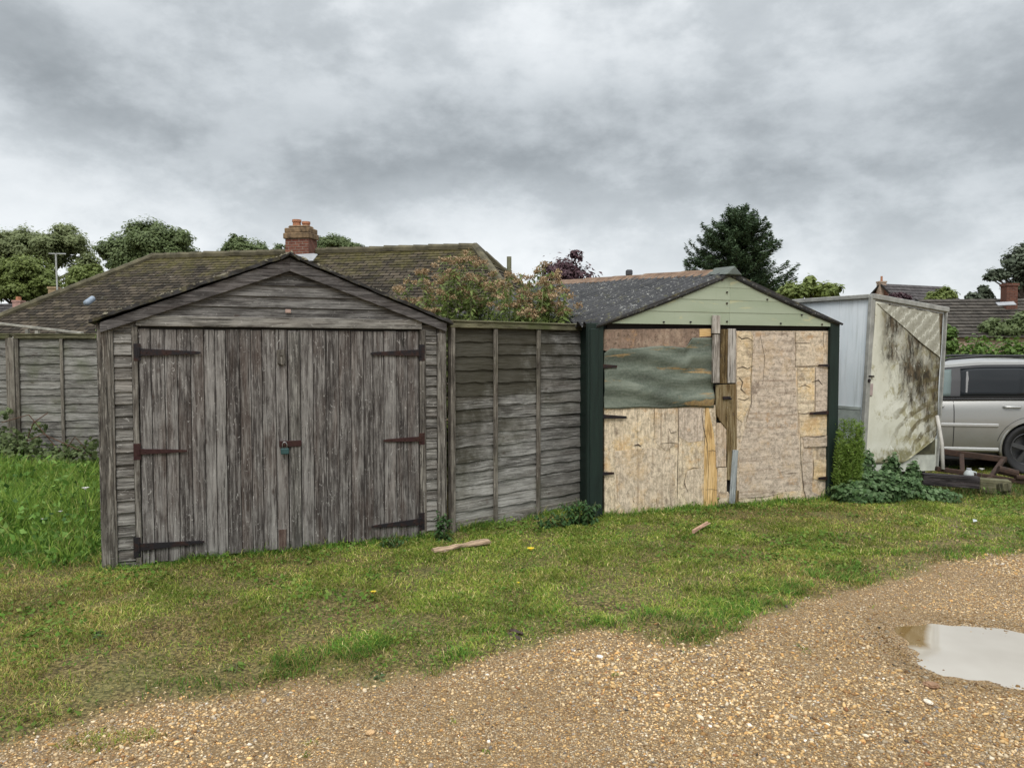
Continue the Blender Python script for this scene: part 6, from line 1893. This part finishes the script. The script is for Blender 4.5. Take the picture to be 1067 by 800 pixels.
    for (px, py, r_, D) in ((8, 455, 14, 10.15), (30, 462, 16, 10.1), (20, 478, 26, 10.0), (55, 482, 24, 10.0), (70, 470, 14, 10.1), (88, 478, 18, 10.0), (4, 430, 8, 10.2), (40, 445, 8, 10.2), (96, 462, 9, 10.1), (0, 480, 30, 10)):
        c = at(px, py, D); pts.append((c.x, c.y, c.z, r_ * D / FPX * .9, .14, r_ * D / FPX * .75))
    mound('fence_bramble', 'dark bramble shoots with brown leaves climbing the left fence', 'bramble', 'stuff', pts, 2300, .065, MAT['lf_dark'], 44, up=.2)
    m = MB(); random.seed(45)
    for (a, b, c) in (((2, 440), (30, 432), (62, 470)), ((5, 470), (45, 452), (98, 476)), ((60, 480), (78, 455), (92, 470)), ((20, 480), (35, 440), (50, 430)), ((66, 486), (84, 470), (100, 488))):
        m.tube([at(*a, 10.05), at(*b, 9.98), at(*c, 10.02)], .007, 5)
    o = m.build('bramble_cane', MAT['cane']); tag(o, 'brown arching bramble canes in front of the left fence', 'bramble cane')
    # rank grass left of the garage
    cols = [(4, (.18, .30, .045)), (4, (.27, .39, .07)), (2, (.075, .165, .03)), (1, (.42, .42, .14))]
    lcols = [(3, (.13, .25, .045)), (2, (.20, .33, .075)), (1, (.06, .13, .03))]
    def hf(x, y, rng):
        lim = np.interp(y, [5.6, 6.2, 7.5, 10.4], [-3.12, -3.25, -3.9, -5.2])
        s = sstep(.0, -.25, x - lim) * sstep(5.65 + .0, 6.4, y + (fbm(x, y, .5, 91) - .5) * .8) * sstep(10.4, 10.1, y)
        return s * (.10 + .42 * fbm(x, y, .45, 93)) * rng.uniform(.5, 1.15, len(x))
    tall_patch('rank_grass', 'lush knee high grass and weeds left of the timber garage', 'tall grass', 60000, lambda r, n: r.uniform(-9.5, -3.0, n), lambda r, n: r.uniform(5.4, 10.3, n), hf, .0085, cols, 51, 14000, .078, lcols)
    # tufts at the foot of the fronts
    def hf2(x, y, rng):
        d = np.interp(x, FX, FY) - y
        s = sstep(.17, .02, d) * (d > .005) * (fbm(x, y, .22, 95) > .42) * (x > -3.05) * (x < 3.6)
        return s * rng.uniform(.04, .15, len(x))
    tall_patch('foot_tuft', 'longer grass tufts along the foot of the garage fronts', 'grass tufts', 60000, lambda r, n: r.uniform(-3.1, 3.6, n), lambda r, n: r.uniform(5.4, 8.6, n), hf2, .006, cols, 52, 5000, .03, lcols)
    def hf3(x, y, rng):
        s = sstep(.0, .5, x - 3.4) * sstep(8.1, 8.5, y + (fbm(x, y, .4, 99) - .5) * .5) * sstep(9.9, 9.3, y)
        return s * rng.uniform(.05, .17, len(x)) * (.4 + fbm(x, y, .3, 97))
    tall_patch('frame_grass', 'longer yellowing grass around the rusty frame beside the car', 'tall grass', 16000, lambda r, n: r.uniform(3.3, 9.5, n), lambda r, n: r.uniform(8, 9.9, n), hf3, .007, [(3, (.08, .13, .03)), (2, (.13, .14, .05)), (1, (.3, .22, .1))], 53, 2500, .04, lcols)
    # flowers
    def flower(lab, px, py, D, mat, r, h, grp):
        if D is None:
            p = gp(px, py); base = Vector((p.x, p.y, gzs(p.x, p.y))); hz = h
        else:
            q = at(px, py, D); base = Vector((q.x, q.y, gzs(q.x, q.y))); hz = q.z - base.z
        T = empty('flower', base, 0, lab, 'flower', grp)
        m = MB(); m.tube([(0, 0, -.02), (.0, 0, hz)], .002, 4); m.build('stem', MAT['stem'], T)
        m = MB()
        for k in range(9):
            a = k * .7; m.add([Vector((0, 0, hz)), Vector((math.cos(a - .3) * r * .7, math.sin(a - .3) * r * .7, hz + r * .3)), Vector((math.cos(a) * r, math.sin(a) * r, hz + r * .35)), Vector((math.cos(a + .3) * r * .7, math.sin(a + .3) * r * .7, hz + r * .3))], [(0, 1, 2, 3)])
        m.tube([(0, 0, hz - .004), (0, 0, hz + r * .25)], r * .35, 7); m.build('petals', mat, T)
    flower('yellow dandelion like flower on the grass below the fence', 553, 577, None, MAT['petal_y'], .035, .03, None)
    flower('small yellow flower on the grass before the garage right door', 389, 621, None, MAT['petal_y'], .022, .02, None)
    flower('tiny yellow flower on the grass right of the dandelion', 540, 611, None, MAT['petal_y'], .012, .02, None)
    flower('white seed head highest in the long grass by the garage corner', 89, 509, 6.9, MAT['petal_w'], .035, 0, None)
    flower('faded white seed head in the middle of the long grass', 63, 533, 6.8, MAT['petal_w'], .022, 0, None)
    flower('faded brownish white seed head lower left in the long grass', 43, 541, 6.7, MAT['petal_w'], .02, 0, None)
    flower('white flower beside the rusty frame under the car sill', 1023, 489, 8.8, MAT['petal_w'], .032, 0, None)
    p = gp(1016, 547); m = MB(); z = gzs(p.x, p.y) + .02
    m.add([p + Vector((-.018, 0, z)), p + Vector((.012, -.014, z + .01)), p + Vector((.02, .012, z + .02)), p + Vector((-.012, .018, z + .025))], [(0, 1, 2, 3)]); o = m.build('paper_scrap', MAT['white_plastic']); tag(o, 'pale scrap of paper on the grass far right', 'paper scrap')
    md = o.modifiers.new('thick', 'SOLIDIFY'); md.thickness = .002
# ================================================================== WORLD, LIGHT, CAMERA
def build_world():
    w = bpy.data.worlds.new('World'); sc.world = w; w.use_nodes = True
    nt = w.node_tree; nt.nodes.clear()
    SUN_EL, SUN_AZ = R(50), R(188)          # azimuth measured clockwise from +Y (north)
    sky = nd(nt, 'ShaderNodeTexSky', sky_type='NISHITA')
    sky.sun_disc = False; sky.sun_elevation = SUN_EL; sky.sun_rotation = SUN_AZ
    sky.air_density = 1.0; sky.dust_density = 2.0
    d = nd(nt, 'ShaderNodeTexCoord').outputs['Generated']
    sx = nd(nt, 'ShaderNodeSeparateXYZ', {0: d}); X, Y, Z = sx.outputs
    dv = nd(nt, 'ShaderNodeMapping', {0: d, 'Location': (SKY_OFF, 0, 0), 'Scale': (1.0, 1.0, 1.75)}).outputs[0]
    n1 = noise(nt, dv, 2.1, 7, .50, .0)
    dv2 = nd(nt, 'ShaderNodeMapping', {0: dv, 'Location': (3.7, 1.9, 0)}).outputs[0]
    n2 = noise(nt, dv2, 4.2, 9, .60, .0)
    n3 = noise(nt, dv2, 12.0, 8, .60, .0)
    # heavier grey bank across the middle of the view, lower towards the right
    el = mth(nt, 'ADD', mth(nt, 'ADD', Z, mth(nt, 'MULTIPLY', X, SKY_TILT)), mth(nt, 'MULTIPLY', mth(nt, 'SUBTRACT', n1, .5), .22))
    g = nd(nt, 'ShaderNodeSeparateColor', {0: ramp(nt, el, SKY_STOPS)}).outputs[0]
    wgt = nd(nt, 'ShaderNodeSeparateColor', {0: ramp(nt, el, SKY_BANK)}).outputs[0]
    lump = nd(nt, 'ShaderNodeMapRange', {0: mth(nt, 'ADD', mth(nt, 'MULTIPLY', n2, .75), mth(nt, 'MULTIPLY', n3, .25)), 1: .40, 2: .60, 3: 0.0, 4: 1.0}, interpolation_type='SMOOTHSTEP').outputs[0]
    v = mth(nt, 'SUBTRACT', g, mth(nt, 'MULTIPLY', lump, wgt))
    v = mth(nt, 'ADD', v, mth(nt, 'MULTIPLY', mth(nt, 'SUBTRACT', n3, .5), .22))
    v = mth(nt, 'MAXIMUM', v, .12)
    tint = ramp(nt, v, [(.2, (.905, .995, 1.06)), (.5, (.935, 1.0, 1.045)), (.9, (.985, 1, 1.01))])
    cloud = mixc(nt, 1.0, tint, nd(nt, 'ShaderNodeCombineColor', {0: v, 1: v, 2: v}).outputs[0], 'MULTIPLY')
    # overcast sky is brighter towards the zenith (above the frame)
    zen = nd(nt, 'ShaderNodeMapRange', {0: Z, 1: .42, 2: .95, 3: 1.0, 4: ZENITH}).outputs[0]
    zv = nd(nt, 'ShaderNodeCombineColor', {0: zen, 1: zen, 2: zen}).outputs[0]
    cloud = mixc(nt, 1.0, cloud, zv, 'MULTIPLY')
    b1 = nd(nt, 'ShaderNodeBackground', {0: sky.outputs[0], 1: .05})
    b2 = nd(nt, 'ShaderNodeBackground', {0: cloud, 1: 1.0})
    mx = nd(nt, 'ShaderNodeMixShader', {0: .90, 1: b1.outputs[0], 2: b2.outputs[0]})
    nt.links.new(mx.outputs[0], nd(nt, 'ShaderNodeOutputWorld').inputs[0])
    try: w.cycles.sampling_method = 'MANUAL'; w.cycles.sample_map_resolution = 512
    except Exception: pass
    L = bpy.data.lights.new('sun', 'SUN'); L.energy = SUN_E; L.angle = R(25); L.color = (1, .97, .93)
    o = bpy.data.objects.new('sun', L); COL.objects.link(o)
    # direction towards the sun (azimuth clockwise from +Y)
    v = Vector((math.sin(SUN_AZ) * math.cos(SUN_EL), math.cos(SUN_AZ) * math.cos(SUN_EL), math.sin(SUN_EL)))
    o.rotation_euler = v.to_track_quat('Z', 'Y').to_euler(); o.location = (0, 0, 20)

def build_camera():
    cam = bpy.data.cameras.new('camera'); cam.sensor_width = 36; cam.sensor_fit = 'HORIZONTAL'; cam.lens = 36 * FPX / 1067
    cam.clip_end = 3000; cam.clip_start = .05
    o = bpy.data.objects.new('camera', cam); COL.objects.link(o); o.location = CAMPOS; o.rotation_euler = (math.pi / 2 - PITCH, 0, 0)
    sc.camera = o

SKY_TILT = .05
SKY_OFF = 0.0
SKY_STOPS = [(.0, .84), (.10, .74), (.18, .63), (.235, .50), (.30, .50), (.37, .66), (.46, .80), (.7, .8)]
SKY_BANK = [(.0, .10), (.10, .18), (.18, .20), (.25, .20), (.31, .19), (.38, .23), (.5, .22), (1, .2)]
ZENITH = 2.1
SUN_E = 1.5
EXPOSURE = 0.47

make_mats(); 
MAT['yellow_dark'] = None
more_mats(); plant_mats()
MAT['crack'] = plain('dark_split', (.055, .038, .026), .95)
MAT['dark_olive'] = plain('olive_dirt_and_shadow', (.085, .08, .045), .8, var=.5, scale=9)
MAT['white_dirty'] = plain('dirty_white_board', (.52, .53, .46), .6, var=.25, scale=7)
MAT['alu_low'] = plain('mossy_lower_skin', (.30, .335, .31), .6, var=.3, scale=8)
MAT['pink_plate'] = plain('pinkish_latch_plate', (.42, .33, .31), .6)
MAT['slate2'] = tile_mat('distant_dark_tiles', (.055, .05, .05), (.11, .10, .10), False)
MAT['pinkbrick'] = plain('pinkish_chimney', (.36, .22, .19), .9)
MAT['brick_buff'] = plain('buff_chimney', (.30, .22, .13), .9)
MAT['pipe_green'] = plain('mossy_vent_pipe', (.16, .16, .10), .8)
MAT['lamp_dark'] = plain('dark_lamp_body', (.05, .05, .055), .5)
MAT['bark_tan'] = wood('tan_bark', (.10, .065, .04), (.26, .18, .115), (.42, .31, .21), (.25, .15, .08), .4, fleck=.3)
MAT['splinter'] = plain('pink_split_wood', (.42, .26, .18), .8, var=.3, scale=30)
MAT['dead_leaf'] = plain('dark_dead_leaf', (.045, .025, .02), .6, var=.4, scale=40)
MAT['cane'] = plain('bramble_cane_bark', (.10, .055, .035), .8)
for k, c in (('white', (.74, .72, .66)), ('tan', (.52, .34, .17)), ('cream', (.70, .62, .50)), ('brown', (.24, .14, .08))): MAT['stone_' + k] = plain('flint_' + k, c, .7, var=.2, scale=40)

build_world(); build_camera()
build_ground(); build_puddle(); build_gravel(); build_grass()
build_wooden_garage()
A = gp(470, 557.5); A.z = 0; B = gp(609, 529); B.z = 0
A = at(467.5, 500, 6.875); A.z = 0; B = at(607.5, 500, 8.0); B.z = 0
Lf = (B - A).length
fence_panel('timber_fence', A, B, 1.905, 'grey overlapping timber fence panel between the two garages', [Lf * .30, Lf * .615], MAT['fence_wood'], 11, nsl=15)
x0 = at(17.5, 400, 10.4).x
g = 'far left fence panels'
for i, (a, b, lab, bt) in enumerate(((x0, x0 + 1.76, 'weathered grey fence panel nearest the timber garage on the left', (.625, 1.2)), (x0 - 1.86, x0 - .08, 'weathered grey fence panel behind brambles at the left edge', (.6, 1.2)))):
    fence_panel('timber_fence', (a, 10.42, 0), (b, 10.42, 0), 1.86, lab, list(bt), MAT['far_fence_wood'], 12 + i, g, 16, True, (1,) if i else (0,), True)
m = MB(); m.box(x0 - .075, x0 - .005, 10.36, 10.45, -.1, 1.82, 'z'); o = m.build('fence_post', MAT['batten_wood'], bevel=.004); tag(o, 'dark square timber post joining the far left fence panels', 'post')
build_patched_shed()
build_trailer(); build_junk(); build_car()
build_bungalow(); build_far_houses(); build_small_structures()
build_trees(); build_shrub()

sc.render.engine = 'CYCLES'
vs = sc.view_settings; vs.view_transform = 'Standard'; vs.look = 'None'; vs.exposure = EXPOSURE; vs.gamma = 1; vs.use_curve_mapping = False
sc.cycles.use_denoising = True
sc.cycles.max_bounces = 6; sc.cycles.diffuse_bounces = 3; sc.cycles.glossy_bounces = 3; sc.cycles.transmission_bounces = 3; sc.cycles.transparent_max_bounces = 4
